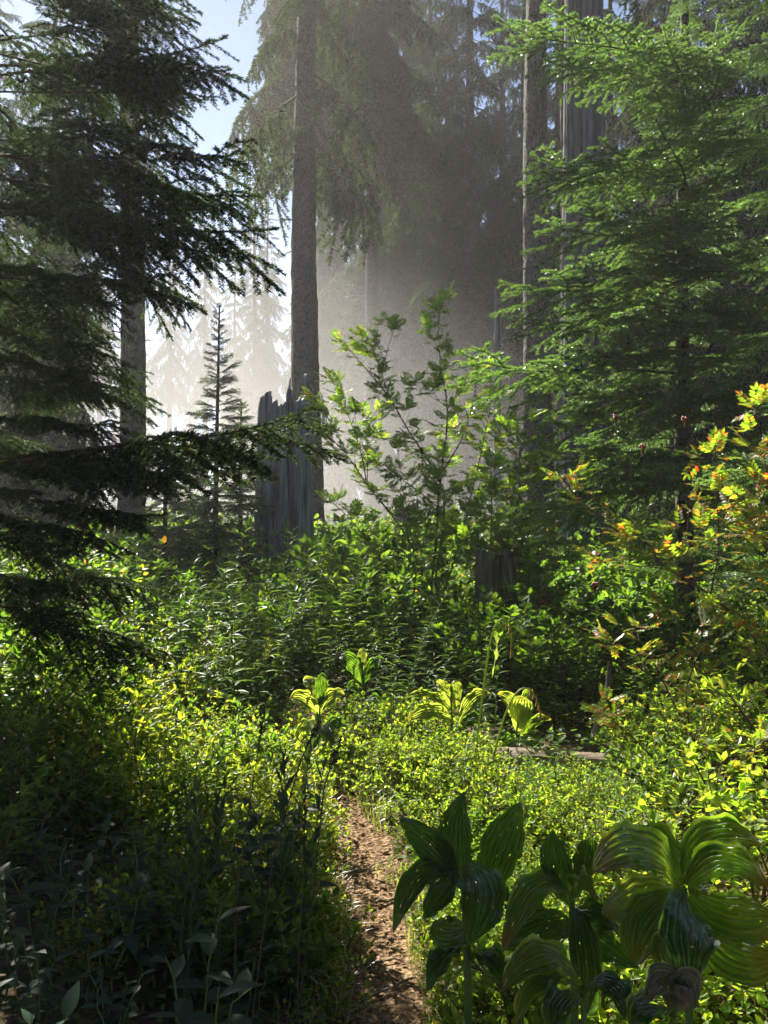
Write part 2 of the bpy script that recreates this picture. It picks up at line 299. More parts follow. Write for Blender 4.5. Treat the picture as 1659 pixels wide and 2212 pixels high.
# ------------------------------------------------------------------ conifers
def make_bough(L, rng, lat=.07, latmax=.45, sub=.055, nl=.022, nw=.0035, ns=.011, droop=.10, tipup=.06, hang=0.0, rows=3, wr=.008, twsides=3, ang=1.0, bare=.12, jit=.25, inner=0):
    g = Geo(); segs = []                                     # segs: polyline points
    def axis(s): return np.array([s, 0.03*math.sin(s*3), -droop*s*s/L+tipup*max(0, s/L-.6)**2*L*5])
    ap = np.array([axis(s) for s in np.linspace(0, L, 9)]); tube(g, ap, np.linspace(wr, wr*.25, 9), 4, 0)
    segs.append(ap[2:])
    s = L*bare; k = 0
    while s < L*.985:
        o = axis(s); side = 1 if k % 2 else -1; k += 1
        ll = min(latmax*L, (L-s)*.75+.03)*rng.uniform(1-jit, 1+jit)
        if inner: ll = min(ll, latmax*L*max(.3, .15+(s/L-bare)*3.6)*rng.uniform(.7, 1.2))
        a = ang*rng.uniform(.85, 1.15)*side; rise = rng.uniform(-.3, .25)
        d = np.array([math.cos(a), math.sin(a), rise]); q = np.linspace(0, 1, 4)[:, None]
        cur = np.array([.25, -.15*side, -droop*1.2-hang])*ll
        pts = o+d*ll*q+cur*q*q+rng.normal(0, .01, 3)*q*ll*3
        segs.append(pts)
        if ll > .18*L: tube(g, pts, np.linspace(wr*.4, wr*.15, 4), 3, 0)
        u = .15*ll
        ld = unit(pts[-1]-pts[0])
        while u < ll*.95 and ll > sub*2.2:
            b = pts[0]+(pts[-1]-pts[0])*(u/ll); b = b+cur*((u/ll)**2-u/ll)
            for s2 in (1, -1):
                l2 = min(.30*ll, (ll-u)*.8+.02)*rng.uniform(.7, 1.25)
                if l2 < nl*.8: continue
                c2, s_ = math.cos(.85*s2), math.sin(.85*s2)
                d2 = np.array([ld[0]*c2-ld[1]*s_, ld[0]*s_+ld[1]*c2, ld[2]+rng.uniform(-.2, .15)-hang*1.5])
                d2 = unit(d2); segs.append(np.array([b, b+d2*l2*.5, b+d2*l2+np.array([0, 0, -(droop+hang)*.6*l2])]))
            u += sub*rng.uniform(.8, 1.2)
        s += lat*.5*rng.uniform(.75, 1.25)
    O = []; D = []; Dt = []
    for p in segs:
        dl = np.linalg.norm(np.diff(p, axis=0), axis=1); T = dl.sum(); m = max(2, int(T/ns)); cs = np.concatenate([[0], np.cumsum(dl)])
        tt = (np.arange(m)+rng.rand(m)*.8)*T/m; P = np.stack([np.interp(tt, cs, p[:, i]) for i in range(3)], -1)
        j = np.clip(np.searchsorted(cs, tt)-1, 0, len(p)-2); O.append(P); D.append(unit(np.diff(p, axis=0))[j])
    O = np.concatenate(O); D = np.concatenate(D)
    up = np.tile([0, 0, 1.0], (len(D), 1)); sd = unit(np.cross(up, D)); u2 = np.cross(D, sd)
    for r_ in range(rows):
        n = len(O); base = (0, math.pi, math.pi/2, .8, math.pi-.8)[r_]; a = base+rng.normal(0, .35, n)
        rad = np.cos(a)[:, None]*sd+np.sin(a)[:, None]*u2; fw = rng.uniform(.45, .95, n)[:, None]
        dn = unit(rad+D*fw); ln = nl*rng.uniform(.75, 1.15, n)[:, None]
        wv = unit(np.cross(dn, rng.normal(0, 1, (n, 3))+u2*1.2))*nw*.5
        if r_ == 2: ln = ln*.8
        V = np.stack([O-wv, O+wv, O+dn*ln*.75+wv*.8, O+dn*ln, O+dn*ln*.75-wv*.8], 1) if False else np.stack([O-wv, O+wv, O+dn*ln], 1)
        g.add(V.reshape(-1, 3), t=np.arange(3*n).reshape(n, 3), m=1)
    return g.pack()
def aim(d, roll=0.0, sc=1.0, up=(0, 0, 1.0)):
    f = frames(np.array([d], float), np.array([up], float))[0]
    c, s = math.cos(roll), math.sin(roll); Rm = np.array([[1, 0, 0], [0, c, -s], [0, s, c]])
    return f@Rm*sc
def trunk_mesh(H, r0, r1, rng, flare=.25, sides=22, rough=.05, lean=(0, 0), seg=None):
    g = Geo(); seg = seg or int(H*5); z = np.linspace(-.3, H, seg); t = np.clip(z/H, 0, 1)
    rad = r0+(r1-r0)*t+r0*flare*np.exp(-np.clip(z, 0, 99)/.7)
    a = np.arange(sides)*2*math.pi/sides
    rr = rad[:, None]*(1+rough*noise2(a[None]*3+np.zeros((seg, 1)), z[:, None]*6, rng.randint(99))+rough*.5*rng.normal(0, 1, (seg, sides)))
    X = rr*np.cos(a)+lean[0]*z[:, None]+.04*np.sin(z*.5+rng.rand()*6)[:, None]*(H > 3); Y = rr*np.sin(a)+lean[1]*z[:, None]
    V = np.stack([X, Y, np.broadcast_to(z[:, None], X.shape)], -1)
    i = np.arange(seg-1)[:, None]*sides; j = np.arange(sides)[None]; j2 = (j+1) % sides
    g.add(V, q=np.stack([i+j, i+j2, i+sides+j2, i+sides+j], -1).reshape(-1, 4), m=0)
    return g
def crown_geo(H, base, rmax, nb, protos, plen, rng, low=-.35, high=.7, prof=.8, gap=0.0, lean=(0, 0)):
    g = Geo()
    for k in range(nb):
        t = (k+rng.rand())/nb; z = base+(H-base)*t**.92
        if gap and rng.rand() < gap: continue
        az = k*2.399+rng.uniform(-.5, .5); ln = max(.25*rmax*(1-t)+.12, rmax*(1-t)**prof*rng.uniform(.45, 1.2))
        el = low+(high-low)*t**2.2+rng.uniform(-.2, .2)
        d = (math.cos(az)*math.cos(el), math.sin(az)*math.cos(el), math.sin(el))
        p = rng.randint(len(protos))
        g.put(protos[p], aim(d, rng.uniform(-.25, .25), ln/plen), np.array([lean[0]*z, lean[1]*z, z]))
    return g
rng = np.random.RandomState(11)
far_b = [make_bough(1.6, rng, lat=.20, latmax=.36, sub=.13, nl=.06, nw=.026, ns=.026, droop=.3, tipup=.02, hang=.5, rows=3, wr=.018, bare=.25, jit=.5) for _ in range(4)]
mid_b = [make_bough(1.0, rng, lat=.10, latmax=.4, sub=.075, nl=.045, nw=.014, ns=.02, droop=.1, tipup=.05, hang=.05, wr=.01) for _ in range(3)]
lead = unit(np.array([0, 0, 1.]))

def conifer(label, x, y, H, r0, cb, rmax, nb, protos, plen, needle, seed, cat='tree', group=None, low=-.35, high=.7, gap=0, prof=.8, name='fir_tree', lean=(0, 0), bark='bark', sides=14, seg=None):
    rg = np.random.RandomState(seed); o = empty(name, (x, y, float(gh(x, y))))
    tag(o, label, cat, group)
    trunk_mesh(H, r0, .012 if H > 16 or H < 6 else r0*.5, rg, sides=sides, lean=lean, seg=seg).build('trunk', M[bark], o, True)
    crown_geo(H*.995, cb, rmax, nb, protos, plen, rg, low, high, prof, gap, lean).build('crown', [M['twig'], M[needle]], o)
    return o

# big bare trunks in view (crowns start above the picture)
def big_trunk(label, px, Y, H, r, seed, cb, nb, rmax, gap=0.0, lean=(0, 0), name='fir_tree', group=None):
    return conifer(label, (px-384)/F*Y, Y, H, r, cb, rmax, nb, far_b, 1.6, 'fir_far', seed, low=-.5, high=.5, gap=gap, sides=40, seg=int(H*7), lean=lean, name=name, group=group)
T1 = big_trunk('tall conifer trunk half hidden by the dark drooping boughs, nearest the blue sky', 131, 16, 15, .27, 1, 8.6, 24, 2.0, .2, (.001, 0))
T2 = big_trunk('tall straight grey fir trunk rising behind the splintered silver snag', 307, 17, 26, .34, 2, 8.6, 56, 2.7, .1, (-.004, 0))
T3 = big_trunk('dark mottled fir trunk left of the thin pale trunk beside the young green fir', 537, 14, 25, .27, 3, 12.5, 70, 3.0)
for o_, h0, h1, r_ in ((T1, 2.5, 10, .26), (T2, 3, 9, .29), (T3, 3, 11, .26)):
    rg = np.random.RandomState(int(h1*7))
    for i in range(12):
        g = Geo()
        z = rg.uniform(h0, h1); a_ = rg.uniform(0, 6.28); l = rg.uniform(.12, .6)**1.3+.05; d = np.array([math.cos(a_), math.sin(a_), rg.uniform(-.5, .1)]); q = np.linspace(0, 1, 5)[:, None]
        tube(g, np.array([0, 0, z])+d*(r_*.8+l*q)+rg.normal(0, .02, (5, 3))*q, np.linspace(.018, .005, 5), 5); g.build('dead_branch', M['twig'], o_)
# one low drooping bough on the middle trunk, and one broken stub
g = Geo(); base = at(326, 178, 17); tip = at(372, 205, 16.6)
rg = np.random.RandomState(5)
bb = make_bough(1.1, rg, lat=.09, latmax=.35, sub=.08, nl=.06, nw=.015, ns=.022, droop=.3, hang=1.2, wr=.02)
g.put(bb, aim(tip-base, 0, 1.0), base-np.array([T2.location.x, 17, T2.location.z])); g.build('bough', [M['twig'], M['fir_far']], T2)
rg = np.random.RandomState(6)
ts = empty('thin_trunk', ((562-384)/F*14.5, 14.5, float(gh(3, 14)))); tag(ts, 'slender pale brown trunk squeezed between the mottled fir trunk and the silvery dead snag', 'tree')
trunk_mesh(20, .075, .03, rg, .1, 12, .22, seg=150).build('trunk', M['twig'], ts, True)
crown_geo(19.9, 11, 1.6, 26, far_b, 1.6, rg).build('crown', [M['twig'], M['fir_far']], ts)

# weathered snags: fluted shells of silver wood with jagged tops
def snag(label, name, x, y, H, r, seed, top_amp=.5, taper=.25, cracks=(), spikes=(), mat='silver', hollow=.84, lean=(0, 0), ridge=.035, parts=None):
    rg = np.random.RandomState(seed); o = empty(name, (x, y, float(gh(x, y)))); tag(o, label, 'tree stump' if H < 6 else 'dead tree')
    n = 300; a = np.arange(n)*2*math.pi/n; m = 60
    tl = 0
    for k in (1, 2, 3, 5, 8, 13, 21, 34, 47, 60): tl = tl+(((a*k/6.283+rg.rand()) % 1.0)-.5)*(1.0 if k < 6 else .55)/k**.45
    tl = (tl-tl.min())/(tl.max()-tl.min()); top = H-top_amp*(1-tl)
    for (c, wd, h) in spikes: top = np.maximum(top, H+h-np.abs((a-c+math.pi) % (2*math.pi)-math.pi)/wd*(h+top_amp))
    t = np.linspace(0, 1, m)[:, None]; z = t*top[None]
    fl = 0
    for k in range(34):
        c = rg.rand()*6.28; wd = rg.uniform(.012, .05); z0_ = rg.uniform(-.5, H*.8); z1_ = z0_+rg.uniform(.15, .9)*H
        dd_ = np.abs((a-c-rg.uniform(-.05, .05)*z-.02*np.sin(z*3+k)+math.pi) % (2*math.pi)-math.pi)
        fl = fl-rg.uniform(.5, 1.8)*np.exp(-(dd_/wd)**2)/(1+np.exp(-(z-z0_)*5))/(1+np.exp((z-z1_)*5))
    for k in (7, 11, 17, 23): fl = fl+.35*np.sin(a*k+rg.rand()*6.28+z*rg.uniform(-.4, .4))
    rad = r*(1-taper*z/H+.22*np.exp(-z/.35))*(1+ridge*fl+.07*np.sin(a*2+1+z*.3)+.04*np.sin(a*5+z*.4))
    for (c, wd, dep, z0, z1) in cracks:
        dd_ = np.abs((a-c-.05*np.sin(z*2)+math.pi) % (2*math.pi)-math.pi)
        rad = rad*(1-dep*np.exp(-(dd_/wd)**2)*(1/(1+np.exp(-(z-z0)*8)))*(1/(1+np.exp((z-z1)*8))))
    X = rad*np.cos(a)+lean[0]*z; Y = rad*np.sin(a)+lean[1]*z
    ri = rad*hollow; Xi = ri*np.cos(a)+lean[0]*z; Yi = ri*np.sin(a)+lean[1]*z
    V = np.concatenate([np.stack([X, Y, z-.15*(1-t)], -1).reshape(-1, 3), np.stack([Xi, Yi, z], -1).reshape(-1, 3)])
    i = np.arange(m-1)[:, None]*n; j = np.arange(n)[None]; j2 = (j+1) % n
    qo = np.stack([i+j, i+j2, i+n+j2, i+n+j], -1).reshape(-1, 4); qi = np.stack([i+j2, i+j, i+n+j, i+n+j2], -1).reshape(-1, 4)+m*n
    jj = np.arange(n); k = (m-1)*n; qt = np.stack([k+jj, k+(jj+1) % n, m*n+k+(jj+1) % n, m*n+k+jj], -1)
    g = Geo(); g.add(V, q=np.concatenate([qo, qi, qt])); g.build('trunk', M[mat], o, True)
    return o
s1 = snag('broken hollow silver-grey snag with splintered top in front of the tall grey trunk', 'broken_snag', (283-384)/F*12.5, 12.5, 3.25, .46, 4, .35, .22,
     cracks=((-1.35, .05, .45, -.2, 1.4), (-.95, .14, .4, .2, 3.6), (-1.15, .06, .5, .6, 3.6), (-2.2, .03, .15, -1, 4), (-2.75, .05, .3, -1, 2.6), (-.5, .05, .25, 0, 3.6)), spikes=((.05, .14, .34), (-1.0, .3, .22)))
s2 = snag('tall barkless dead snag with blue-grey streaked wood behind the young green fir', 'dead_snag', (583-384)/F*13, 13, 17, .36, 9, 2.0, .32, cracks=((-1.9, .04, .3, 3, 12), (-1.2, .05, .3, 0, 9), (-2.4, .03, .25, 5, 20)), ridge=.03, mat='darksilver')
s3 = snag('short weathered stump under the dark shrubs, split down its face', 'old_stump', (496-384)/F*7, 7, 1.12, .19, 12, .16, .2, cracks=((-1.45, .09, .35, -1, 2), (-2.2, .05, .2, .4, 2)), mat='rotwood', ridge=.05)
s4 = snag('pale leaning spike of dead wood standing in the mist behind the rowan', 'dead_snag', (497-384)/F*21, 21, 7.2, .12, 17, 1.5, .5, ridge=.04)
s5 = snag('squat pale stump standing in the mist seen between the rowan stems', 'old_stump', (408-384)/F*16, 16, 1.75, .3, 19, .35, .2, mat='rotwood')

# ------------------------------------------------------------------ forest behind: a handful of shapes, copied
protoT = []
for k, (H, cb, rm, nb) in enumerate(((24, 4.5, 3.4, 150), (21, 3.0, 3.0, 150), (26, 7.5, 3.2, 130), (18, 2.0, 2.8, 150), (23, 10, 2.8, 100), (34, 15.5, 4.2, 175))):
    protoT.append([H, None, k, cb, rm, nb])
def forest_tree(k, px, Y, sc, label, group, seed=0):
    H, pr, kk, cb, rm, nb = protoT[k]; x = (px-384)/F*Y; rgx = random.Random(seed+int(px)*7+int(Y)); rz = rgx.uniform(0, 6.28)
    if pr is None:
        pr = conifer(label, x, Y, H, .2+.004*H, cb, rm, nb, far_b, 1.6, 'fir_far', 40+k, low=-.55, high=.55, group=group, name='conifer', sides=12, seg=40)
        protoT[k][1] = pr; pr.rotation_euler = (0, 0, rz); pr.scale = (sc,)*3; return pr
    return dup(pr, (x, Y, float(gh(x, Y))-.1), rz, sc, label, group)
gD = 'dark firs standing close together behind the mist'
# tall dense block in the middle: its crowns darken the upper picture
for i, (k, px, Y, sc) in enumerate(((0, 384, 37, 1.35), (1, 430, 36, 1.45), (0, 470, 33, 1.3), (3, 525, 32, 1.4), (1, 338, 42, 1.45), (2, 405, 39, 1.4), (0, 560, 30, 1.15), (1, 610, 25, 1.0), (0, 670, 23, 1.0), (3, 730, 21, 1.1), (0, 780, 24, 1.1), (1, 503, 38, 1.45), (0, 450, 40, 1.1), (2, 590, 38, 1.1), (0, 650, 33, 1.2), (1, 720, 30, 1.2))):
    forest_tree(k, px, Y, sc, 'tall dark bushy fir in the dense stand behind the mist, middle to right', gD, i)
gP = 'pale conifers fading into the mist'
for i, (k, px, Y, sc) in enumerate(((3, 255, 40, 1.0), (4, 205, 52, .9), (1, 268, 44, .9), (4, 170, 48, .85), (2, 235, 55, .8), (4, 100, 44, .8), (3, 60, 38, .75), (4, 20, 50, .85), (1, 145, 62, .8), (3, 300, 52, 1.0), (2, 330, 60, .9), (0, 80, 64, .8), (3, 190, 70, .9), (1, 0, 60, .9), (2, 380, 62, .9), (3, 270, 66, 1), (0, 520, 58, 1.0), (1, 440, 60, 1.0), (2, 600, 60, 1.0), (3, 120, 75, 1), (4, 320, 42, .9), (3, -60, 48, .9), (3, 40, 75, 1), (1, 230, 80, 1), (0, 350, 80, 1))):
    forest_tree(k, px, Y, sc, 'thin pale conifer fading into the sunlit mist, left of the middle', gP, i)
gL = 'conifers in the mist with crowns shaped for shade'  # tall high crowns, shaped and placed to shade the upper air
for i, (k, px, Y, sc) in enumerate(((5, 302, 26, .93), (5, 372, 29, .95))):
    forest_tree(k, px, Y, sc, 'tall conifer in the mist, crown shaped for shade, behind the two big left trunks', gL, i)
gW = 'bushy firs added at the left to shade the clearing'  # added to shade the growth in the middle of the clearing
for i, (k, x, y, sc) in enumerate(((3, -8.7, 18.2, .84), (1, -7.0, 17.6, .7))):
    forest_tree(k, 384+x/y*F, y, sc, 'bushy fir added for shade behind the dark left boughs', gW, i)
# firs added on both sides, mostly outside the picture, to shade the clearing
gO = 'firs added at the sides to shade the clearing'
for i, (k, x, y, sc) in enumerate(((0, 9.5, 10, .9), (1, 9.5, 15, 1.0), (3, 10, 4, .8), (2, 14, 20, 1.1), (0, 7.5, -3, .9), (3, -4.4, 1.9, .5), (1, -4.2, -1.0, .7), (3, -6.3, 4.2, .5), (1, 3.2, -2.5, .9), (0, -1.8, -2.6, .8), (3, -14, 3, .8), (0, 0, -9, 1), (1, 13, -2, 1))):
    forest_tree(k, 384+x/y*F if y > 0 else 0, y, sc, 'added shade fir at the side of the clearing', gO, i).location = (x, y, 0)

# ------------------------------------------------------------------ near firs
rng = np.random.RandomState(21)
near_d = [make_bough(1.6, rng, lat=.10, rows=4, latmax=.30, sub=.075, nl=.026, nw=.0065, ns=.007, droop=.13, tipup=.10, hang=.12, wr=.010, jit=.5, bare=.12, inner=1) for _ in range(4)]
near_b = [make_bough(1.4, rng, rows=5, lat=.12, latmax=.32, sub=.08, nl=.024, nw=.0065, ns=.006, droop=.10, tipup=.14, hang=.02, wr=.009, jit=.35) for _ in range(4)]
def near_fir(label, x, y, H, r0, cb, rmax, nb, protos, plen, needle, seed, extra=(), low=-.15, high=.8, gap=0, zmax=99, back=()):
    rg = np.random.RandomState(seed); z0 = float(gh(x, y)); o = empty('fir_tree', (x, y, z0)); tag(o, label, 'tree')
    trunk_mesh(H, r0, .012, rg, sides=18, seg=int(H*14), rough=.07).build('trunk', M['bark'], o, True)
    g = crown_geo(H, cb, rmax, nb, protos, plen, rg, low, high, .7, gap)
    for (z1, z2, n1, ln) in back:                           # far-side boughs, added to shade the ground in front
        for i in range(n1):
            az = rg.uniform(1.05, 2.7); g.put(protos[rg.randint(len(protos))], aim((math.cos(az), math.sin(az), rg.uniform(-.15, .1)), rg.uniform(-.2, .2), ln*rg.uniform(.75, 1.1)/plen), np.array([0, 0, z1+(z2-z1)*(i+rg.rand())/n1]))
    for (tx, ty, tY, dz, roll) in extra:
        tip = dp(tx, ty, tY); b = np.array([x, y, tip[2]+dz]); d = tip-b
        g.put(protos[rg.randint(len(protos))], aim(d, roll, np.linalg.norm(d)/plen), b-np.array([x, y, z0]))
    g.build('crown', [M['twig'], M[needle]], o)
    return o
exL = [(490, 55, 4.4, -.1, .1), (500, 125, 4.7, -.05, .2), (470, 200, 4.9, .1, -.1), (420, 30, 5.0, 0, 0), (555, 300, 4.6, -.05, 0), (560, 395, 4.8, .1, .2), (603, 468, 4.5, .12, -.1), (525, 520, 4.7, .2, .2), (450, 640, 5.1, .55, .3), (330, 790, 4.9, .15, 0), (300, 640, 4.7, .1, 0),
       (680, 838, 4.3, -.35, .1), (560, 900, 4.5, -.2, -.1), (440, 985, 4.4, -.05, .1), (365, 1090, 4.6, .05, 0), (340, 1255, 4.7, .2, .1), (230, 1150, 4.2, .1, 0), (200, 1290, 4.4, .1, .2), (350, 1390, 4.3, .15, 0), (330, 1000, 4.8, .05, 0), (280, 890, 4.4, 0, 0), (400, 430, 4.2, .1, 0), (350, 250, 4.3, .05, 0), (380, 560, 4.1, .1, .1), (250, 720, 4.3, .1, 0)]
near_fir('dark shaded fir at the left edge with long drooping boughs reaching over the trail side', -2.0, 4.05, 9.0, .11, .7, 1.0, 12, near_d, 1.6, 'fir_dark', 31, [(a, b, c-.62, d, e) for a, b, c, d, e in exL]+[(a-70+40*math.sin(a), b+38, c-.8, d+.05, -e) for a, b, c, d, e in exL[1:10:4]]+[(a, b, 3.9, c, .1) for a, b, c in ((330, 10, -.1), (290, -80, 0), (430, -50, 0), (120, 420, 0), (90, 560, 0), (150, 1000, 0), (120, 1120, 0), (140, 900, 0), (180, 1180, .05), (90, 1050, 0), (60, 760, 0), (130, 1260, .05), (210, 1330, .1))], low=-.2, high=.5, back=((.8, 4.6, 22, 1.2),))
exR = [(1065, 38, 6.3, -.2, 0), (1148, 335, 6.2, -.1, .1), (1130, 375, 6.5, 0, 0), (1160, 470, 6.1, -.05, 0), (1080, 612, 6.2, .1, -.1), (990, 765, 6.0, -.05, .1), (1100, 690, 6.6, 0, 0), (1150, 905, 6.2, .05, 0), (1170, 980, 6.0, .1, 0), (1230, 560, 5.9, 0, 0), (1200, 740, 5.7, .05, .1), (1220, 640, 6.0, 0, 0), (1250, 840, 5.6, .1, 0), (1330, 420, 5.5, 0, 0), (1300, 300, 5.8, 0, 0), (1200, 1060, 6.0, .2, 0), (1180, 130, 6.3, 0, 0), (1300, 1010, 5.4, .2, 0), (1090, 1100, 6.4, .25, .1)]+[(1440+30*math.sin(i*5), 60+95*i, 5.5+.3*math.sin(i*3), -.05+.1*math.cos(i*4), .3*math.sin(i)) for i in range(0, 11, 2)]+[(1560+40*math.sin(i*3), 40+100*i, 5.6, 0, .2) for i in range(10)]
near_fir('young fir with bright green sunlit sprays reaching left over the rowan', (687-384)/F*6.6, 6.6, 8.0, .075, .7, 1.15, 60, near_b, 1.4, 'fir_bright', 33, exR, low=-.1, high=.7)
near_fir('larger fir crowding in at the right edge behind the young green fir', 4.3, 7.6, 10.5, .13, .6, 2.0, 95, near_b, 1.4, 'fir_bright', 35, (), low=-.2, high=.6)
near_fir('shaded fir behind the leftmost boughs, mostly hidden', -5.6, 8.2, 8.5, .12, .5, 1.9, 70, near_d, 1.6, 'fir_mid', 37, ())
# young spruces standing in the mist
for (lb, px, Y, H, rm, nb, sd) in (('small pointed young fir standing in the mist between the two left trunks', 218, 12, 4.45, 1.05, 95, 51), ('small fir sapling close behind the pointed young fir', 243, 13, 3.2, .9, 60, 52),
        ('faint little fir sapling far back in the mist', 176, 20, 3.6, .8, 45, 53), ('low bushy fir sapling beside the base of the leftmost trunk', 165, 11, 2.3, .9, 60, 54), ('dark low fir sapling under the misty dead spike', 520, 10, 2.2, .9, 60, 55)):
    conifer(lb, (px-384)/F*Y, Y, H, .05, .25, rm, nb, mid_b, 1.0, 'fir_mid', sd, low=-.05, high=.9, name='fir_sapling', sides=8, seg=30)

# ------------------------------------------------------------------ shrubs
def leafy(g, stems, lt, ll, rng, tw=.12, twl=(.12, .3), start=.3, per=5, up=.5, compound=False, wr=.004, leafup=.6, mleaf=1, tipn=3, spread=1.0, lj=.3, sub=0.0):
    """stems: (polyline, radius). adds twigs with leaves in two ranks to every stem"""
    Ms = []; Os = []
    def leaf(o, d, s):
        uv = np.array([rng.normal(0, .35), rng.normal(0, .35), 1.0]); d = unit(d)
        if abs(np.dot(unit(uv), d)) > .95: uv = uv+np.array([.5, .3, 0])
        Ms.append(frames(d[None], uv[None])[0]*s*rng.uniform(1-lj, 1+lj*.7)); Os.append(o)
    def dress(p, l):
        n = max(2, int(per*l/.2)); T = np.linspace(.15, .97, n); sd = unit(np.cross(p[-1]-p[0], [0, 0, 1.0]))
        for i, t in enumerate(T):
            k = t*(len(p)-1); j = min(int(k), len(p)-2); o = p[j]+(p[j+1]-p[j])*(k-j); td = unit(p[j+1]-p[j]); s = 1 if i % 2 else -1
            leaf(o, td*.55+sd*s*rng.uniform(.6, 1.1)+np.array([0, 0, rng.uniform(-.35, .25)]), ll)
        for _ in range(tipn): leaf(p[-1], td+rng.normal(0, .45, 3)*spread, ll)
    for P, r in stems:
        P = np.asarray(P, float); n = len(P); tube(g, P, np.linspace(r, r*.3, n), 5, 0)
        dl = np.linalg.norm(np.diff(P, axis=0), axis=1); cs = np.concatenate([[0], np.cumsum(dl)]); L = cs[-1]; s = L*start
        while s < L:
            o = np.array([np.interp(s, cs, P[:, i]) for i in range(3)]); j = min(np.searchsorted(cs, s), n-1); td = unit(P[j]-P[j-1])
            a = rng.uniform(0, 6.28); d = np.array([math.cos(a), math.sin(a), up+rng.uniform(-.3, .3)])+td*.5; d = unit(d); l = rng.uniform(*twl)*(1.15-.5*s/L)
            q = np.linspace(0, 1, 4)[:, None]; p = o+d*l*q+np.array([0, 0, .12])*l*q*q+rng.normal(0, .04, 3)*l*q
            tube(g, p, np.linspace(wr, wr*.4, 4), 3, 0); dress(p, l)
            if sub and rng.rand() < sub:
                d2 = unit(d+rng.normal(0, .7, 3)); p2 = p[1]+d2*l*.7*q; tube(g, p2, np.linspace(wr*.7, wr*.3, 4), 3, 0); dress(p2, l*.7)
            s += tw*rng.uniform(.6, 1.4)
        dress(P[-3:], .1)
    g.put(lt, np.array(Ms), np.array(Os), None if compound else mleaf)
def bush_stems(rng, n, h, w, r=.006, lean=0.0, k=6):
    out = []
    for _ in range(n):
        a = rng.uniform(0, 6.28); q = np.linspace(0, 1, k)[:, None]; sp = w*math.sqrt(rng.rand()); H = h*rng.uniform(.6, 1.05)*(1-.35*(sp/w)**2)
        b = np.array([math.cos(a), math.sin(a), 0])*sp*.25
        p = b+np.array([math.cos(a)*sp, math.sin(a)*sp, 0])*q**1.3*.9+np.array([lean, 0, H])*q+rng.normal(0, .018, (k, 3))*q
        out.append((p, r))
    return out
def shrub_proto(name, label, cat, group, seed, n, h, w, lt, ll, wood, leafm, **kw):
    rg = np.random.RandomState(seed); g = Geo(); leafy(g, bush_stems(rg, n, h, w), lt, ll, rg, **kw)
    # stems and leaves are two parts
    V, q, qm, t, tm = g.pack(); o = empty(name, (0, 0, 0)); tag(o, label, cat, group)
    for (nm, mt, m) in (('stems', 0, wood), ('foliage', 1, leafm)):
        g2 = Geo(); g2.add(V, q=q[qm == mt], t=t[tm == mt]); 
        Vv, q_, _, t_, _ = g2.pack(); used = np.unique(np.concatenate([q_.ravel(), t_.ravel()])); mp = np.zeros(len(Vv), int); mp[used] = np.arange(len(used))
        g3 = Geo(); g3.add(Vv[used], q=mp[q_] if len(q_) else None, t=mp[t_] if len(t_) else None); g3.build(nm, M[m], o)
    return o
LO = tpl_leaf(.58, .10, -.05); LN = tpl_leaf(.42, .10, -.12); rc = np.random.RandomState(3); CP = [tpl_compound(5, .34, .14, rc), tpl_compound(6, .31, .125, rc)]
USED = {}
def scatter(protos, spots, label=None, group=None, smin=.8, smax=1.2, seed=0, key=None, tilt=.12):
    r = random.Random(seed)
    for (x, y, s) in spots:
        k = r.randrange(len(protos)); p = protos[k]; loc = (x, y, float(gh(x, y))-.02); sc = s*r.uniform(smin, smax); rz = r.uniform(0, 6.28); tl = (r.uniform(-tilt, tilt), r.uniform(-tilt, tilt))
        if p.name not in USED:
            USED[p.name] = 1; p.location = loc; p.rotation_euler = (tl[0], tl[1], rz); p.scale = (sc,)*3
            if label: p['label'] = label
            if group: p['group'] = group
        else: dup(p, loc, rz, sc, label, group, tl)
def poisson(x0, x1, y0, y1, d, seed, ok, wedge=True, sc=lambda x, y: 1.0, n=4000):
    r = random.Random(seed); pts = []
    for _ in range(n):
        x = r.uniform(x0, x1); y = r.uniform(y0, y1)
        if wedge and abs(x) > y*.49+.5: continue
        if not ok(x, y): continue
        s = sc(x, y)
        if all((x-a)**2+(y-b)**2 > (d*(s+c)/2)**2 for a, b, c in pts): pts.append((x, y, s))
    return pts
pdist = lambda x, y: float(pathdist(np.array(x), np.array(y)))

# huckleberry thicket right of the trail (sunlit)
gH = 'huckleberry bushes crowding the right of the trail'
hk = [shrub_proto('huckleberry_bush', 'x', 'bush', gH, 100+i, 13, .5, .3, (LO, LO, LN, LO)[i], (.024, .031, .042, .036)[i], 'redtwig', ('huck', 'huck', 'huck', 'shrub')[i], tw=(.05, .058, .075, .065)[i], twl=(.07, .17), start=.2, per=10, tipn=3, sub=.6, wr=.0022) for i in range(4)]
def hs(x, y): return min(1.5, .47+.12*math.sin(x*5+y*3)+5.0*max(0, x/y-.27))
sp = poisson(.1, 4.2, 2.2, 7.2, .29, 1, lambda x, y: pdist(x, y) > .09+.20*hs(x, y) and not (y > 4.2 and x/y < .30 and not (y < 4.6 and x < .5)), sc=hs, n=9000)
scatter(hk, sp, 'leafy bright green huckleberry bush in the sunlit thicket right of the trail', gH, .9, 1.15, 5)
gH2 = 'low dark bushes under the big pleated leaves'
hk2 = [shrub_proto('low_bush', 'x', 'bush', gH2, 120+i, 9, .26, .2, LO, .026, 'redtwig', 'huck', tw=.05, twl=(.06, .13), start=.15, per=9, tipn=3, sub=.5, wr=.002) for i in range(3)]  # bright huckleberry leaf colour stands in for sun dapples on these bushes
sp = poisson(.15, 1.7, 1.5, 2.6, .17, 2, lambda x, y: pdist(x, y) > .10)
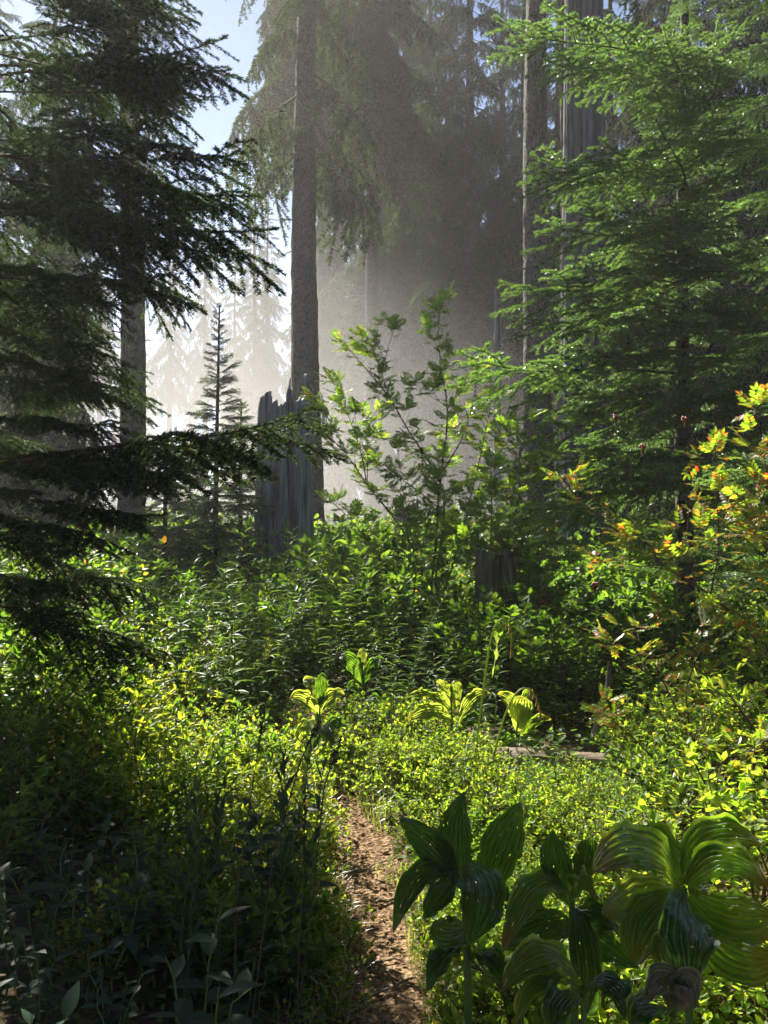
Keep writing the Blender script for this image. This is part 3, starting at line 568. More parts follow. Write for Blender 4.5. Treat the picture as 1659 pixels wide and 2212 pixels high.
scatter(hk2, sp+[(.30, 1.78, 1.5), (.42, 1.72, 1.4), (.36, 1.9, 1.6), (.62, 1.68, 1.2), (.5, 1.95, 1.5)], 'low small-leaved bush in the shade beneath the big pleated leaves', gH2, .8, 1.2, 6)
scatter(hk2, poisson(-.95, .35, 4.25, 5.4, .2, 33, lambda x, y: not (abs(x+.42) < .1 and abs(y-5.2) < .2)), 'low small-leaved bush where the trail disappears', 'low bushes at the end of the trail', .8, 1.1, 34)
sp = poisson(-1.0, 1.0, 2.2, 4.6, .16, 3, lambda x, y: .02 < pdist(x, y) < .17)
scatter(hk2, sp, 'knee-low small-leaved bush edging the dirt trail', 'low bushes edging the trail', .45, .75, 7)
# yellow-green bushes left of the trail in a pool of sun
gY = 'yellow-green bushes left of the trail'
hy = [shrub_proto('leafy_bush', 'x', 'bush', gY, 140+i, 13, .75, .33, LN, (.048, .042, .06)[i], 'greenstem', ('huckleft', 'huckleft', 'fireweed')[i], tw=.075, twl=(.09, .2), start=.25, per=8, tipn=4, sub=.5, wr=.0025) for i in range(3)]
sp = poisson(-2.6, .1, 3.5, 6.4, .34, 4, lambda x, y: pdist(x, y) > .2 and x < -.25 and (y < 5.2 or x < -1.1) and not (x > -.75 and y > 4.25), sc=lambda x, y: .62+(.22 if x < -1.0 else 0))
scatter(hy, sp, 'yellow-green leafy bush in the sunlit patch left of the trail', gY, .75, 1.1, 8)
sp = poisson(-1.1, -.2, 2.5, 3.6, .25, 5, lambda x, y: pdist(x, y) > .12 and x > -.95)
scatter(hy, sp, 'shaded leafy bush at the left edge of the trail', 'shaded bushes at the left trail edge', .45, .68, 9)

scatter(hy, [(-2.28, 6.0, .95), (-1.95, 6.3, .9), (-2.55, 6.4, 1.0)], 'lime green shrub glowing under the lowest boughs of the left fir', 'lime shrubs under the left fir', .95, 1.05, 19)
# taller shrubs: middle distance
gS = 'tall dark shrubs in the middle of the clearing'
sh = [shrub_proto('tall_shrub', 'x', 'shrub', gS, 160+i, (16, 15, 12, 16)[i], 1.25, .6, (LN, LO, LN, LO)[i], (.065, .085, .12, .055)[i], 'twig', ('shrub', 'shrub', 'fireweed', 'ash')[i], tw=(.12, .13, .16, .11)[i], twl=(.14, .34), start=.2, per=7, tipn=4, sub=.6) for i in range(4)]
def hsz(x, y): return .85+.25*math.sin(x*2.1+y)
sp = poisson(-6, 6, 6.8, 12.5, .8, 6, lambda x, y: not (.75 < x < 1.25 and 5.5 < y < 7.4) and not(abs(x+1.44) < .5 and y > 10) and not (x > 1.7 and y < 8), sc=hsz)
scatter(sh, sp, 'dark leafy shrub in the dense growth behind the trail', gS, .85, 1.1, 10)
sp = poisson(-9, 9, 12.5, 21, .95, 7, lambda x, y: True, sc=lambda x, y: 1.05)
scatter(sh, sp, 'pale leafy shrub under the misty trees beyond the clearing', 'shrubs under the misty trees', .9, 1.25, 11)
sp = poisson(-4, -1.0, 2.2, 6.5, .5, 8, lambda x, y: x < -1.0-.12*y and pdist(x, y) > .3)
scatter(sh, sp, 'dark shaded shrub beneath the drooping boughs of the left fir', 'shaded shrubs beneath the left fir', .5, .75, 12)
sp = poisson(.4, 5, 5.2, 7.6, .5, 9, lambda x, y: x > .6 and not (.75 < x < 1.25 and y < 7.3))
scatter(sh, sp, 'shaded shrub growing under the young green fir', 'shaded shrubs under the young fir', .5, .8, 13)

# willowherb: tall arching stems with narrow leaves
LW = tpl_lance(.17, -.28, 6)
def herb(name, label, cat, group, seed, n, h, sprd, lt, ll, leafm, gap=.035, droop=.35, lmin=.25, taper=.6, upl=.35, wood='greenstem', r=.004, bend=.18):
    rg = np.random.RandomState(seed); o = empty(name, (0, 0, 0)); tag(o, label, cat, group); gs = Geo(); gl = Geo(); Ms = []; Os = []
    for _ in range(n):
        a = rg.uniform(0, 6.28); H = h*rg.uniform(.7, 1.1); q = np.linspace(0, 1, 9)[:, None]; d = np.array([math.cos(a), math.sin(a), 0]); b = d*rg.uniform(0, sprd)
        P = b+np.array([0, 0, H])*q+d*bend*H*q**2.2+rg.normal(0, .006, (9, 3)); tube(gs, P, np.linspace(r, r*.4, 9), 4)
        s = H*lmin; k = 0
        while s < H*.99:
            t = s/H; o_ = np.array([np.interp(t, q[:, 0], P[:, i]) for i in range(3)]); az = k*2.4+rg.uniform(-.3, .3); k += 1
            dv = np.array([math.cos(az), math.sin(az), upl+rg.uniform(-.2, .2)+.8*max(0, t-.85)*5]); sz = ll*(1-taper*max(0, t-.35))*rg.uniform(.75, 1.15)
            Ms.append(frames(dv[None], np.array([[0, 0, 1.]])+rg.normal(0, .15, (1, 3)))[0]*sz); Os.append(o_); s += gap*rg.uniform(.7, 1.3)
    gl.put(lt, np.array(Ms), np.array(Os)); gs.build('stems', M[wood], o); gl.build('foliage', M[leafm], o); return o
gF = 'willowherb stems arching behind the bright bushes'
fw = [herb('willowherb', 'x', 'plant', gF, 180+i, 4, 1.15, .14, LW, .15, 'fireweed', gap=.045, bend=.25) for i in range(4)]
sp = poisson(-2.7, .25, 5.3, 8.0, .36, 14, lambda x, y: not (x > -.75 and y < 6.2))
scatter(fw, sp, 'arching willowherb with narrow drooping leaves behind the bright bushes', gF, .8, 1.12, 15)
sp = poisson(.0, 1.6, 5.1, 6.4, .30, 15, lambda x, y: True)
scatter(fw, [(.55, 3.6, .42), (1.0, 3.4, .5), (1.5, 3.9, .6), (1.9, 3.6, .62), (.8, 3.0, .4), (1.25, 2.9, .42), (2.1, 4.6, .7), (1.7, 3.1, .5), (.35, 4.0, .42)], 'willowherb stem standing out of the right thicket', 'willowherb in the right thicket', .9, 1.1, 24)
scatter(fw, sp, 'willowherb with narrow leaves in the shade behind the fallen log', 'willowherb behind the fallen log', .55, .75, 16)
# single named sprigs
def sprig(label, px, Y, py_top, seed, n=1, ll=.1, leafm='fireweed'):
    b = at(px, 512, Y); h = at(px, py_top, Y)[2]-float(gh(b[0], Y)); o = herb('willowherb', label, 'plant', None, seed, n, h, .02, LW, ll, leafm, gap=.022, lmin=.35, bend=.06)
    o.location = (b[0], Y, float(gh(b[0], Y)))
sprig('single upright willowherb sprig standing before the fallen log', 553, 4.05, 708, 200, 1, .10, 'huck')
sprig('pale upright willowherb sprig rising beside the base of the leftmost trunk', 120, 9.5, 538, 201, 2, .14)
sprig('bright lone willowherb tip lit above the yellow-green bushes', 225, 5.4, 640, 202, 1, .12, 'huckleft')
# dark upright stems in front of the sunlit patch
LU = tpl_lance(.34, .12, 5)
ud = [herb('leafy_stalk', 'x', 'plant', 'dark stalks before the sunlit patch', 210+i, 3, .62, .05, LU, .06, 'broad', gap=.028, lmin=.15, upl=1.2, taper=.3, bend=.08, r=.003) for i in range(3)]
sp = poisson(-.72, -.3, 2.35, 3.1, .27, 16, lambda x, y: pdist(x, y) > .1)
scatter(ud, sp, 'dark upright leafy stalk silhouetted against the sunlit bushes', 'dark stalks before the sunlit patch', .8, 1.2, 17)

# foreground left: broad toothed leaves in deep shade
LT = tpl_lance(.42, -.22, 19, tooth=.06, fold=.07, shape=.8)
gB = 'broad-leaved plants in the dark lower left'
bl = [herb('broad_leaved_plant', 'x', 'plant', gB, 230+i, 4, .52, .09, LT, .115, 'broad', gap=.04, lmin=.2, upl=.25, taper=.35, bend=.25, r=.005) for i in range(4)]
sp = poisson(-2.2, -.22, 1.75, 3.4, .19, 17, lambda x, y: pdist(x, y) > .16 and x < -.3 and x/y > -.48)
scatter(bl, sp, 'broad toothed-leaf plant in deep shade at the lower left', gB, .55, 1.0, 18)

# tall thin dark seed stalks, each leaning its own way
def stalk(label, pts, Y, r=.0025, seeds=True, seed=0):
    rg = np.random.RandomState(seed); P = np.array([dp(a, b, Y) for a, b in pts]); top = P[0]; o = empty('seed_stalk', (P[-1][0], Y, float(gh(P[-1][0], Y)))); tag(o, label, 'plant')
    P[-1][2] = min(P[-1][2], o.location.z); k = np.linspace(0, len(P)-1, 20); P = np.stack([np.interp(k, range(len(P)), P[:, i]) for i in range(3)], -1)-np.array(o.location)
    g = Geo(); tube(g, P, np.linspace(r*.5, r, 20), 4); g.build('stem', M['twig'], o)
    if seeds:
        g = Geo(); Ms = []; Os = []
        for i in range(40):
            q = rg.rand()*4; j = int(q); c = P[j]+(P[j+1]-P[j])*(q-j); d = unit(rg.normal(0, 1, 3)+np.array([0, 0, .8])); Ms.append(frames(d[None], rg.normal(0, 1, (1, 3)))[0]*rg.uniform(.008, .018)); Os.append(c)
        g.put(tpl_leaf(.5), np.array(Ms), np.array(Os)); g.build('seed_head', M['twig'], o)
stalk('tall thin dark seed stalk leaning right, tallest of those before the sunlit patch', [(575, 2205-690), (545, 1700), (515, 1900), (500, 2230)], 2.3, seed=1)
stalk('thin dark seed stalk bending right beside the tallest one', [(690, 1560), (650, 1640), (590, 1850), (530, 2230)], 2.2, seed=2)
stalk('thin dark seed stalk nearest the trail', [(870*.5+300, 1600), (700, 1700), (680, 1900), (640, 2230)], 2.35, seed=3)
stalk('thin dark stalk among the broad leaves near the bottom', [(660, 1700), (655, 1900), (645, 2060), (640, 2230)], 2.1, seed=4)
stalk('black bare seed stalk before the pleated leaves', [(1095, 1925), (1105, 2010), (1120, 2080), (1150, 2260)], 1.9, seeds=True, seed=5)

# ------------------------------------------------------------------ rowans
def S_(pts, Y, r, dy=0.0, base=None, n=14):
    P = [at(a, b, Y+dy*i/max(1, len(pts)-1)) for i, (a, b) in enumerate(pts)]
    if base is not None: P = [np.array(base)]+P
    P = np.array(P); k = np.linspace(0, len(P)-1, n); P = np.stack([np.interp(k, range(len(P)), P[:, i]) for i in range(3)], -1)
    for _ in range(1): P[1:-1] = (P[:-2]+2*P[1:-1]+P[2:])/4
    return (P, r)
def berries(o, spots, R0=.024):
    for (x, y, Y) in spots:
        rg = np.random.RandomState(int(x)); c = dp(x, y, Y)-np.array(o.location); g = Geo()
        ph = (1+5**.5)/2; iv = unit(np.array([(-1, ph, 0), (1, ph, 0), (-1, -ph, 0), (1, -ph, 0), (0, -1, ph), (0, 1, ph), (0, -1, -ph), (0, 1, -ph), (ph, 0, -1), (ph, 0, 1), (-ph, 0, -1), (-ph, 0, 1)]))
        it = [(0, 11, 5), (0, 5, 1), (0, 1, 7), (0, 7, 10), (0, 10, 11), (1, 5, 9), (5, 11, 4), (11, 10, 2), (10, 7, 6), (7, 1, 8), (3, 9, 4), (3, 4, 2), (3, 2, 6), (3, 6, 8), (3, 8, 9), (4, 9, 5), (2, 4, 11), (6, 2, 10), (8, 6, 7), (9, 8, 1)]
        gi = Geo(); gi.add(iv, t=it); pk = gi.pack()
        for i in range(26):
            v = unit(rg.normal(0, 1, 3))*R0*rg.uniform(.3, .8); v[2] *= .75; g.put(pk, np.eye(3)[None]*R0*.27, c+v)
            tube(g, np.array([c-np.array([0, 0, .05]), c+v]), .0012, 3, 1)
        g.build('berry_cluster', [M['berry'], M['redtwig']], o, True)
def rowan(label, stems, base, lt, ll, leafm, seed, spots=(), **kw):
    rg = np.random.RandomState(seed); o = empty('rowan', base); tag(o, label, 'shrub'); g = Geo()
    st = [(P-np.array(base), r) for P, r in stems]; leafy(g, st, lt, ll, rg, compound=True, **kw)
    g.build('foliage', [M['redtwig'], M[leafm]], o); berries(o, spots); return o
B0 = (.35, 8.0, float(gh(.35, 8)))
st = [S_([(438, 547), (437, 507), (441, 474), (444, 452), (450, 408), (442, 375), (437, 342), (440, 304)], 8, .013, -.4, B0),
      S_([(447, 520), (447, 487), (420, 448), (406, 428), (396, 408), (386, 391), (360, 363), (350, 350)], 8, .012, .4, B0),
      S_([(386, 388), (382, 372), (374, 352), (367, 339)], 8.2, .006), S_([(382, 372), (388, 348), (393, 331)], 8.2, .005),
      S_([(420, 560), (406, 534), (386, 507), (367, 486), (347, 453), (326, 434)], 8, .012, -.3, B0),
      S_([(367, 486), (362, 455), (350, 420), (338, 385)], 7.8, .006), S_([(347, 453), (335, 430), (322, 408)], 7.9, .005), S_([(367, 486), (368, 450), (366, 420)], 7.7, .005),
      S_([(437, 507), (420, 492), (395, 475), (372, 462)], 8.2, .006), S_([(450, 408), (430, 396), (412, 388)], 7.9, .004),
      S_([(441, 474), (462, 440), (474, 400), (478, 372)], 7.8, .007), S_([(455, 560), (468, 510), (484, 440), (492, 400)], 7.7, .009, .2, B0), S_([(470, 510), (500, 460), (506, 430)], 7.8, .006),
      S_([(400, 580), (370, 545), (352, 520), (330, 500)], 8.3, .009, 0, B0), S_([(430, 580), (410, 520), (400, 480), (398, 450)], 8.4, .007, 0, B0)]
rowan('tall slender rowan with sunlit top leaves standing open against the mist', st, B0, CP[0], .155, 'ash', 301, ((1055, 972, 7.7), (740, 1240, 7.6), (912, 1232, 7.6), (925, 1275, 7.6)), tw=.085, twl=(.07, .22), start=.3, per=3.2, tipn=4, up=.35, spread=1.1)
# second rowan clump right of it
B1 = (1.2, 7.4, 0.0)
st = [S_([(505, 560), (512, 500), (520, 455), (528, 420)], 7.4, .008, 0, B1), S_([(520, 540), (540, 490), (548, 455)], 7.3, .008, 0, B1), S_([(490, 560), (492, 510), (490, 470)], 7.2, .008, 0, B1), S_([(530, 560), (560, 520), (575, 480)], 7.0, .008, 0, B1), S_([(500, 580), (478, 560), (460, 530)], 7.0, .008, 0, B1), S_([(540, 590), (575, 560), (600, 545)], 6.6, .008, 0, B1)]
rowan('bushy bright yellow-green rowan between the tall rowan and the young fir', st, B1, CP[1], .16, 'ash', 302, ((1172, 1300, 6.3), (1140, 1010, 6.6)), tw=.08, twl=(.1, .28), start=.2, per=4.5, tipn=4, up=.3)
# autumn rowan on the right
B2 = (2.35, 4.4, float(gh(2.35, 4.4)))
B3 = (1.65, 4.1, float(gh(1.65, 4.1)))
st = [S_([(764, 642), (731, 612), (706, 589), (662, 568), (615, 529), (581, 503), (562, 478)], 4.4, .010, .6, B2), S_([(699, 592), (687, 557), (687, 529), (690, 500)], 4.5, .006), S_([(710, 595), (715, 573), (720, 545), (716, 490), (712, 455)], 4.4, .006),
      S_([(716, 545), (735, 536), (768, 545)], 4.4, .004), S_([(662, 568), (640, 566), (605, 562)], 4.6, .003), S_([(764, 642), (775, 560), (768, 480), (756, 410)], 4.2, .008, 0, B2), S_([(775, 560), (770, 520), (745, 500)], 4.15, .005), S_([(662, 568), (650, 545), (628, 535)], 4.5, .003), S_([(731, 612), (700, 620), (672, 612)], 4.3, .004), S_([(775, 560), (790, 500), (775, 450)], 4.2, .006)]
rowan('autumn rowan turning orange and yellow, its crooked branches reaching left in front of the firs', st, B2, CP[0], .125, 'autumn', 303, ((1285, 1262, 4.6), (1330, 902, 4.9), (1388, 965, 4.6), (1480, 905, 4.5)), tw=.10, twl=(.05, .17), start=.25, per=4.0, tipn=3, up=.3, wr=.0025)
st = [S_([(708, 782), (690, 735), (672, 700), (657, 668), (640, 640), (620, 625)], 4.1, .007, .2, B3), S_([(690, 735), (685, 690), (700, 650), (712, 630)], 4.1, .005), S_([(657, 680), (628, 660), (608, 640)], 4.1, .004), S_([(700, 790), (735, 760), (765, 740)], 3.6, .005), S_([(655, 760), (625, 730), (600, 712)], 3.9, .004)]
rowan('low autumn rowan with the most orange leaves, on thin dark stems above the sunlit bushes', st, B3, CP[1], .10, 'autumn', 304, (), tw=.08, twl=(.04, .13), start=.25, per=4.0, tipn=3, up=.3, wr=.002)

# ------------------------------------------------------------------ fallen log and dead branch
def log(label, a, b, r, seed):
    rg = np.random.RandomState(seed); a = np.array(a, float); b = np.array(b, float); L = np.linalg.norm(b-a); o = bpy.data.objects.new('x', None)
    g = Geo(); n = 50; s = 40; x = np.linspace(0, L, n); an = np.arange(s)*2*math.pi/s
    rr = r*(1-.25*x/L)[:, None]*(1+.08*noise2(x[:, None]*4, an[None]*1.5, 3)+.05*np.sin(an*2)[None]-.06*np.abs(np.sin(an*7+x[:, None]*.6)))
    rr[0] *= .55; rr[-1] *= .3
    V = np.stack([np.broadcast_to(x[:, None], rr.shape)+.02*rg.normal(0, 1, rr.shape)*(x[:, None] < .03), rr*np.cos(an), rr*np.sin(an)], -1).reshape(-1, 3)
    i = np.arange(n-1)[:, None]*s; j = np.arange(s)[None]; j2 = (j+1) % s
    g.add(V, q=np.stack([i+j, i+j2, i+s+j2, i+s+j], -1).reshape(-1, 4)); g.add([[-.003, 0, 0]], m=0)
    c = g.n-1; g.T.append((np.array([(c, (k+1) % s, k) for k in range(s)]), np.zeros(s, int)))
    bpy.data.objects.remove(o); o = g.build('fallen_log', M['logwood'], None, True)
    fr = frames((b-a)[None], np.array([[0, 0, 1.]]))[0]; from mathutils import Matrix
    o.matrix_world = Matrix.Translation(Vector(a))@Matrix([[*fr[0], 0], [*fr[1], 0], [*fr[2], 0], [0, 0, 0, 1]])
    tag(o, label, 'log'); return o
log('short pale broken log lying sunlit at the back of the bright bushes', dp(1085, 1650, 4.55)+[0, 0, .0], dp(1420, 1672, 4.5)+[0, 0, .02], .092, 3)
log('grey rotten log half buried behind the pale broken log', dp(1090, 1742, 4.1)+[0, 0, .02], dp(1340, 1735, 4.3), .05, 4)
P = np.array([dp(1262, 1665, 4.75), dp(1290, 1600, 4.8), dp(1298, 1540, 4.8), dp(1312, 1490, 4.85), dp(1318, 1430, 4.9)]); P[0][2] = min(P[0][2], .12)
k = np.linspace(0, 4, 24); P = np.stack([np.interp(k, range(5), P[:, i]) for i in range(3)], -1); P[1:-1] = (P[:-2]+2*P[1:-1]+P[2:])/4
g = Geo(); rg = np.random.RandomState(8); tube(g, P, np.linspace(.042, .012, 24)*(1+.12*rg.normal(0, 1, 24)), 9); tube(g, np.array([P[9], P[9]+[.05, 0, .04], P[9]+[.10, .01, .1]]), [.012, .009, .004], 5); tube(g, np.array([P[16], P[16]+[-.05, 0, .05]]), [.008, .003], 5)
o = g.build('dead_branch', M['rotwood'], None, True); tag(o, 'crooked dead branch standing upright behind the pale broken log', 'branch')

# ------------------------------------------------------------------ false hellebores: big pleated leaves
def pleat_leaf(a, m, b, width, up, nu=30, nv=33, curl=.12, pleats=8, depth=.0035, shape=1.08, fold=.25, base_w=.14, seed=0, holes=0.0):
    rg = np.random.RandomState(seed); P = bez(a, m, b, nu); d = np.gradient(P, axis=0); fr = frames(d, np.broadcast_to(np.array(up, float), d.shape)); u = np.linspace(0, 1, nu); v = np.linspace(-1, 1, nv)
    ww = width*.5*(np.sin(np.pi*np.clip(u, 0, 1)**shape)**.8*(1-base_w)+base_w*(1-u)**2); ww[-1] = width*.004
    width = width*.98; ww = ww*.98
    h = depth*np.cos(v[None]*pleats*math.pi)*np.clip(np.sin(np.pi*u), 0, 1)[:, None]*(.35+.65*(ww/ww.max()))[:, None]*1.5
    h = h+.010*np.abs(v)[None]**3*np.sin(u[:, None]*19+seed+np.sign(v)[None]*1.3)*(ww/ww.max())[:, None]; ww = ww*(1+.035*np.sin(u*31+seed)+.02*rg.normal(0, 1, nu)*(width > .06))
    h = h+fold*np.abs(v)[None]**1.4*ww[:, None]*1.0-curl*(v**2)[None]*ww[:, None]*0+.011*noise2(u[:, None]*5+seed, v[None]*2, seed)
    y = v[None]*ww[:, None]*(1-.12*fold)
    V = P[:, None]+y[..., None]*fr[:, None, :, 1]+h[..., None]*fr[:, None, :, 2]
    i = (np.arange(nu-1)[:, None]*nv+np.arange(nv-1)[None]).ravel(); q = np.stack([i, i+1, i+nv+1, i+nv], -1)
    if holes: 
        keep = np.ones(len(q), bool)
        for _ in range(int(holes)): keep[rg.randint(nv*3, len(q)-nv*3)] = False
        q = q[keep]
    uv = np.stack([np.broadcast_to(u[:, None], (nu, nv)), np.broadcast_to((v*.5+.5)[None], (nu, nv)), np.zeros((nu, nv))], -1).reshape(-1, 3)
    return V.reshape(-1, 3), q, uv
def hellebore(label, stem, leaves, cat='plant', r=.011, seed=0):
    """stem: world points; leaves: (a, m, b, width, up, material[, fold])"""
    o = empty('false_hellebore', (stem[0][0], stem[0][1], float(gh(stem[0][0], stem[0][1])))); tag(o, label, cat); L0 = np.array(o.location)
    P = np.array(stem, float); P[0][2] = L0[2]; k = np.linspace(0, len(P)-1, 10); P = np.stack([np.interp(k, range(len(P)), P[:, i]) for i in range(3)], -1)-L0
    g = Geo(); tube(g, P, np.linspace(r, r*.6, 10), 8); g.build('stem', M['greenstem'], o, True)
    for i, lf in enumerate(leaves):
        a, m, b, wd, up, mt = lf[:6]; fold = lf[6] if len(lf) > 6 else .25
        V, q, uv = pleat_leaf(np.array(a)-L0, np.array(m)-L0, np.array(b)-L0, wd, up, fold=fold, seed=seed*20+i, nu=44, nv=49, holes=14)
        g = Geo(); g.add(V, q=q); lo = g.build('leaf', M[mt], o, True); at_ = lo.data.attributes.new('leafuv', 'FLOAT_VECTOR', 'POINT'); at_.data.foreach_set('vector', uv.astype(np.float32).ravel())
    return o
BK = (0, -.6, .8); UP = (0, -.25, 1); FR = (0, -1, .25); FL = (-.4, -1, .2)
Y = 1.95
hellebore('false hellebore with upright dark pleated leaves, nearest the trail', [dp(1015, 2210, Y), dp(1010, 2060, Y), dp(1000, 1890, Y)],
  [(dp(985, 1885, Y), dp(935, 1830, Y-.03), dp(862, 1765, Y-.02), .088, FR, 'helle', .2),
   (dp(985, 1895, Y), dp(905, 1895, Y-.06), dp(850, 2015, Y-.1), .070, (0, -.8, .7), 'helle', .3),
   (dp(1010, 1925, Y), dp(980, 1820, Y-.01), dp(1003, 1712, Y+.02), .100, FR, 'helle', .22),
   (dp(1050, 1940, Y+.03), dp(1080, 1830, Y+.04), dp(1125, 1738, Y+.02), .118, FR, 'helle', .22),
   (dp(1000, 1880, Y-.02), dp(1040, 1930, Y-.12), dp(1010, 2040, Y-.16), .125, (0.2, -1, .4), 'helle', .15),
   (dp(985, 1880, Y-.02), dp(955, 1930, Y-.08), dp(915, 1985, Y-.1), .07, (-.4, -.8, .4), 'helle', .3),
   (dp(1040, 1960, Y+.05), dp(1085, 1935, Y+.1), dp(1120, 1990, Y+.12), .09, UP, 'helle', .2),
   (dp(1010, 2000, Y-.02), dp(960, 2010, Y-.08), dp(940, 1990, Y-.16), .08, (0, -1, .4), 'helle', .2),
   (dp(1012, 2040, Y), dp(960, 2065, Y-.05), dp(925, 2140, Y-.1), .07, UP, 'helle', .2),
   (dp(1012, 2070, Y), dp(1060, 2070, Y-.06), dp(1095, 2150, Y-.1), .07, UP, 'helle', .2)], seed=1)
Y = 1.85
hellebore('middle false hellebore with one long leaf hanging straight down', [dp(1245, 2215, Y), dp(1240, 2080, Y), dp(1235, 1950, Y)],
  [(dp(1232, 1950, Y), dp(1200, 1870, Y), dp(1195, 1795, Y), .085, FR, 'helle', .25),
   (dp(1235, 1950, Y), dp(1160, 1915, Y-.05), dp(1085, 2060, Y-.12), .085, (.1, -.5, .9), 'helleold', .25),
   (dp(1240, 1920, Y), dp(1250, 1895, Y-.03), dp(1285, 1945, Y-.05), .05, UP, 'hellelit', .3),
   (dp(1245, 1960, Y), dp(1262, 2060, Y-.08), dp(1270, 2190, Y-.08), .082, FR, 'helle', .2),
   (dp(1240, 1975, Y), dp(1290, 1975, Y-.02), dp(1345, 2020, Y-.02), .09, (.2, -.3, 1), 'helle', .15),
   (dp(1235, 1990, Y), dp(1170, 2010, Y-.03), dp(1090, 2050, Y-.08), .11, (0, -.7, .7), 'helle', .15),
   (dp(1238, 1940, Y), dp(1265, 1850, Y+.05), dp(1272, 1805, Y+.06), .07, FR, 'helle', .3),
   (dp(1240, 2000, Y), dp(1300, 2040, Y+.03), dp(1380, 2090, Y), .10, (0, -.6, .8), 'helle', .2)], seed=2)
Y = 1.8
hellebore('largest false hellebore, a spread rosette of lit and browning pleated leaves at the right', [dp(1490, 2215, Y), dp(1488, 2080, Y), dp(1478, 1920, Y)],
  [(dp(1470, 1915, Y), dp(1380, 1835, Y-.05), dp(1280, 1885, Y-.12), .125, (0, -.75, .8), 'helleold', .15),
   (dp(1470, 1905, Y+.02), dp(1420, 1825, Y+.06), dp(1345, 1818, Y+.12), .10, (0, -.7, .8), 'helleold', .2),
   (dp(1480, 1905, Y+.02), dp(1540, 1810, Y+.02), dp(1645, 1825, Y-.02), .11, (0, -.75, .8), 'helleold', .2),
   (dp(1485, 1915, Y), dp(1560, 1865, Y-.05), dp(1660, 1915, Y-.12), .11, (0, -.75, .8), 'helleold', .15),
   (dp(1480, 1930, Y-.02), dp(1480, 2010, Y-.15), dp(1492, 2125, Y-.2), .135, (0, -1, .2), 'helle', .10),
   (dp(1470, 1935, Y), dp(1400, 1990, Y-.06), dp(1375, 2085, Y-.1), .13, (-.2, -.8, .6), 'helleold', .1),
   (dp(1490, 1935, Y), dp(1580, 1985, Y-.06), dp(1690, 1985, Y-.12), .135, (.1, -.8, .7), 'helleold', .12),
   (dp(1490, 1950, Y+.02), dp(1580, 2060, Y-.03), dp(1700, 2060, Y-.1), .135, (.2, -.9, .5), 'helleold', .1),
   (dp(1465, 1930, Y+.04), dp(1390, 1950, Y+.02), dp(1300, 1975, Y-.02), .14, (0, -.8, .6), 'hellelit', .15),
   (dp(1488, 1925, Y-.02), dp(1520, 1925, Y-.05), dp(1562, 1905, Y-.08), .04, UP, 'hellelit', .3),
   (dp(1480, 2020, Y-.03), dp(1450, 2060, Y-.12), dp(1500, 2130, Y-.17), .09, (-.3, -.9, .2), 'hellelit', .2)], seed=3)
Y = 1.62
hellebore('low false hellebore spreading a wide leaf with a brown tip at the bottom edge', [dp(1262, 2290, Y), dp(1262, 2210, Y), dp(1258, 2130, Y)],
  [(dp(1250, 2120, Y), dp(1170, 2070, Y-.04), dp(1085, 2140, Y-.08), .085, (0, -.5, .9), 'helleold', .3),
   (dp(1250, 2130, Y), dp(1175, 2120, Y-.05), dp(1112, 2215, Y-.08), .06, UP, 'hellelit', .3),
   (dp(1260, 2150, Y), dp(1320, 2130, Y-.05), dp(1350, 2200, Y-.1), .07, UP, 'helle', .3),
   (dp(1255, 2160, Y), dp(1210, 2170, Y-.1), dp(1200, 2230, Y-.12), .07, UP, 'helle', .3)], seed=4, r=.008)
hellebore('withered brown hellebore leaves at the lower right corner', [dp(1450, 2280, Y), dp(1450, 2230, Y), dp(1455, 2190, Y)],
  [(dp(1455, 2190, Y), dp(1430, 2110, Y-.01), dp(1395, 2170, Y-.06), .07, FR, 'helledry', .3), (dp(1455, 2190, Y), dp(1480, 2125, Y-.02), dp(1500, 2180, Y-.06), .07, FR, 'helledry', .3), (dp(1455, 2200, Y), dp(1400, 2180, Y-.1), dp(1360, 2215, Y-.12), .07, UP, 'helle', .3)], seed=5, r=.008)
def small_helle(label, x, y, Y, lv, h, seed, wood=.008):
    """lv: tips (x, y, width, material) in the wide view, all leaving a stem at x, y"""
    c = dp(x, y, Y); ls = []
    for (bx, by, tx, ty, wd, mt, dy) in lv:
        a = dp(bx, by, Y); b = dp(tx, ty, Y+dy); m = (a+b)/2+np.array([0, dy*.2-.01, .22*np.linalg.norm(b-a)]); ls.append((a, m, b, wd, (0, -.7, .8), mt, .25))
    hellebore(label, [c-np.array([0, 0, c[2]]), (c-np.array([0, 0, c[2]])+c)/2, c], ls, seed=seed, r=wood)
small_helle('sunlit false hellebore left of the trail bend with leaves in a spiral', 690, 1500, 4.9, [(690, 1545, 625, 1510, .13, 'hellelit', -.1), (690, 1560, 640, 1610, .12, 'hellelit', -.15), (692, 1530, 700, 1455, .09, 'helle', 0), (692, 1540, 745, 1500, .12, 'hellelit', 0), (690, 1590, 750, 1570, .12, 'helle', -.1), (690, 1520, 655, 1470, .1, 'hellelit', .1), (690, 1600, 665, 1650, .12, 'hellelit', -.15), (692, 1570, 720, 1610, .1, 'helle', -.2)], .7, 11)
small_helle('taller false hellebore just behind, with two arching top leaves', 783, 1430, 5.7, [(783, 1475, 732, 1420, .15, 'helle', 0), (783, 1470, 783, 1400, .08, 'hellelit', .05), (783, 1480, 832, 1425, .12, 'helle', 0), (783, 1510, 750, 1490, .14, 'helle', -.15), (783, 1520, 830, 1535, .14, 'helle', -.1), (783, 1550, 735, 1560, .14, 'helle', -.15), (783, 1540, 800, 1590, .12, 'helle', -.2)], .8, 12)
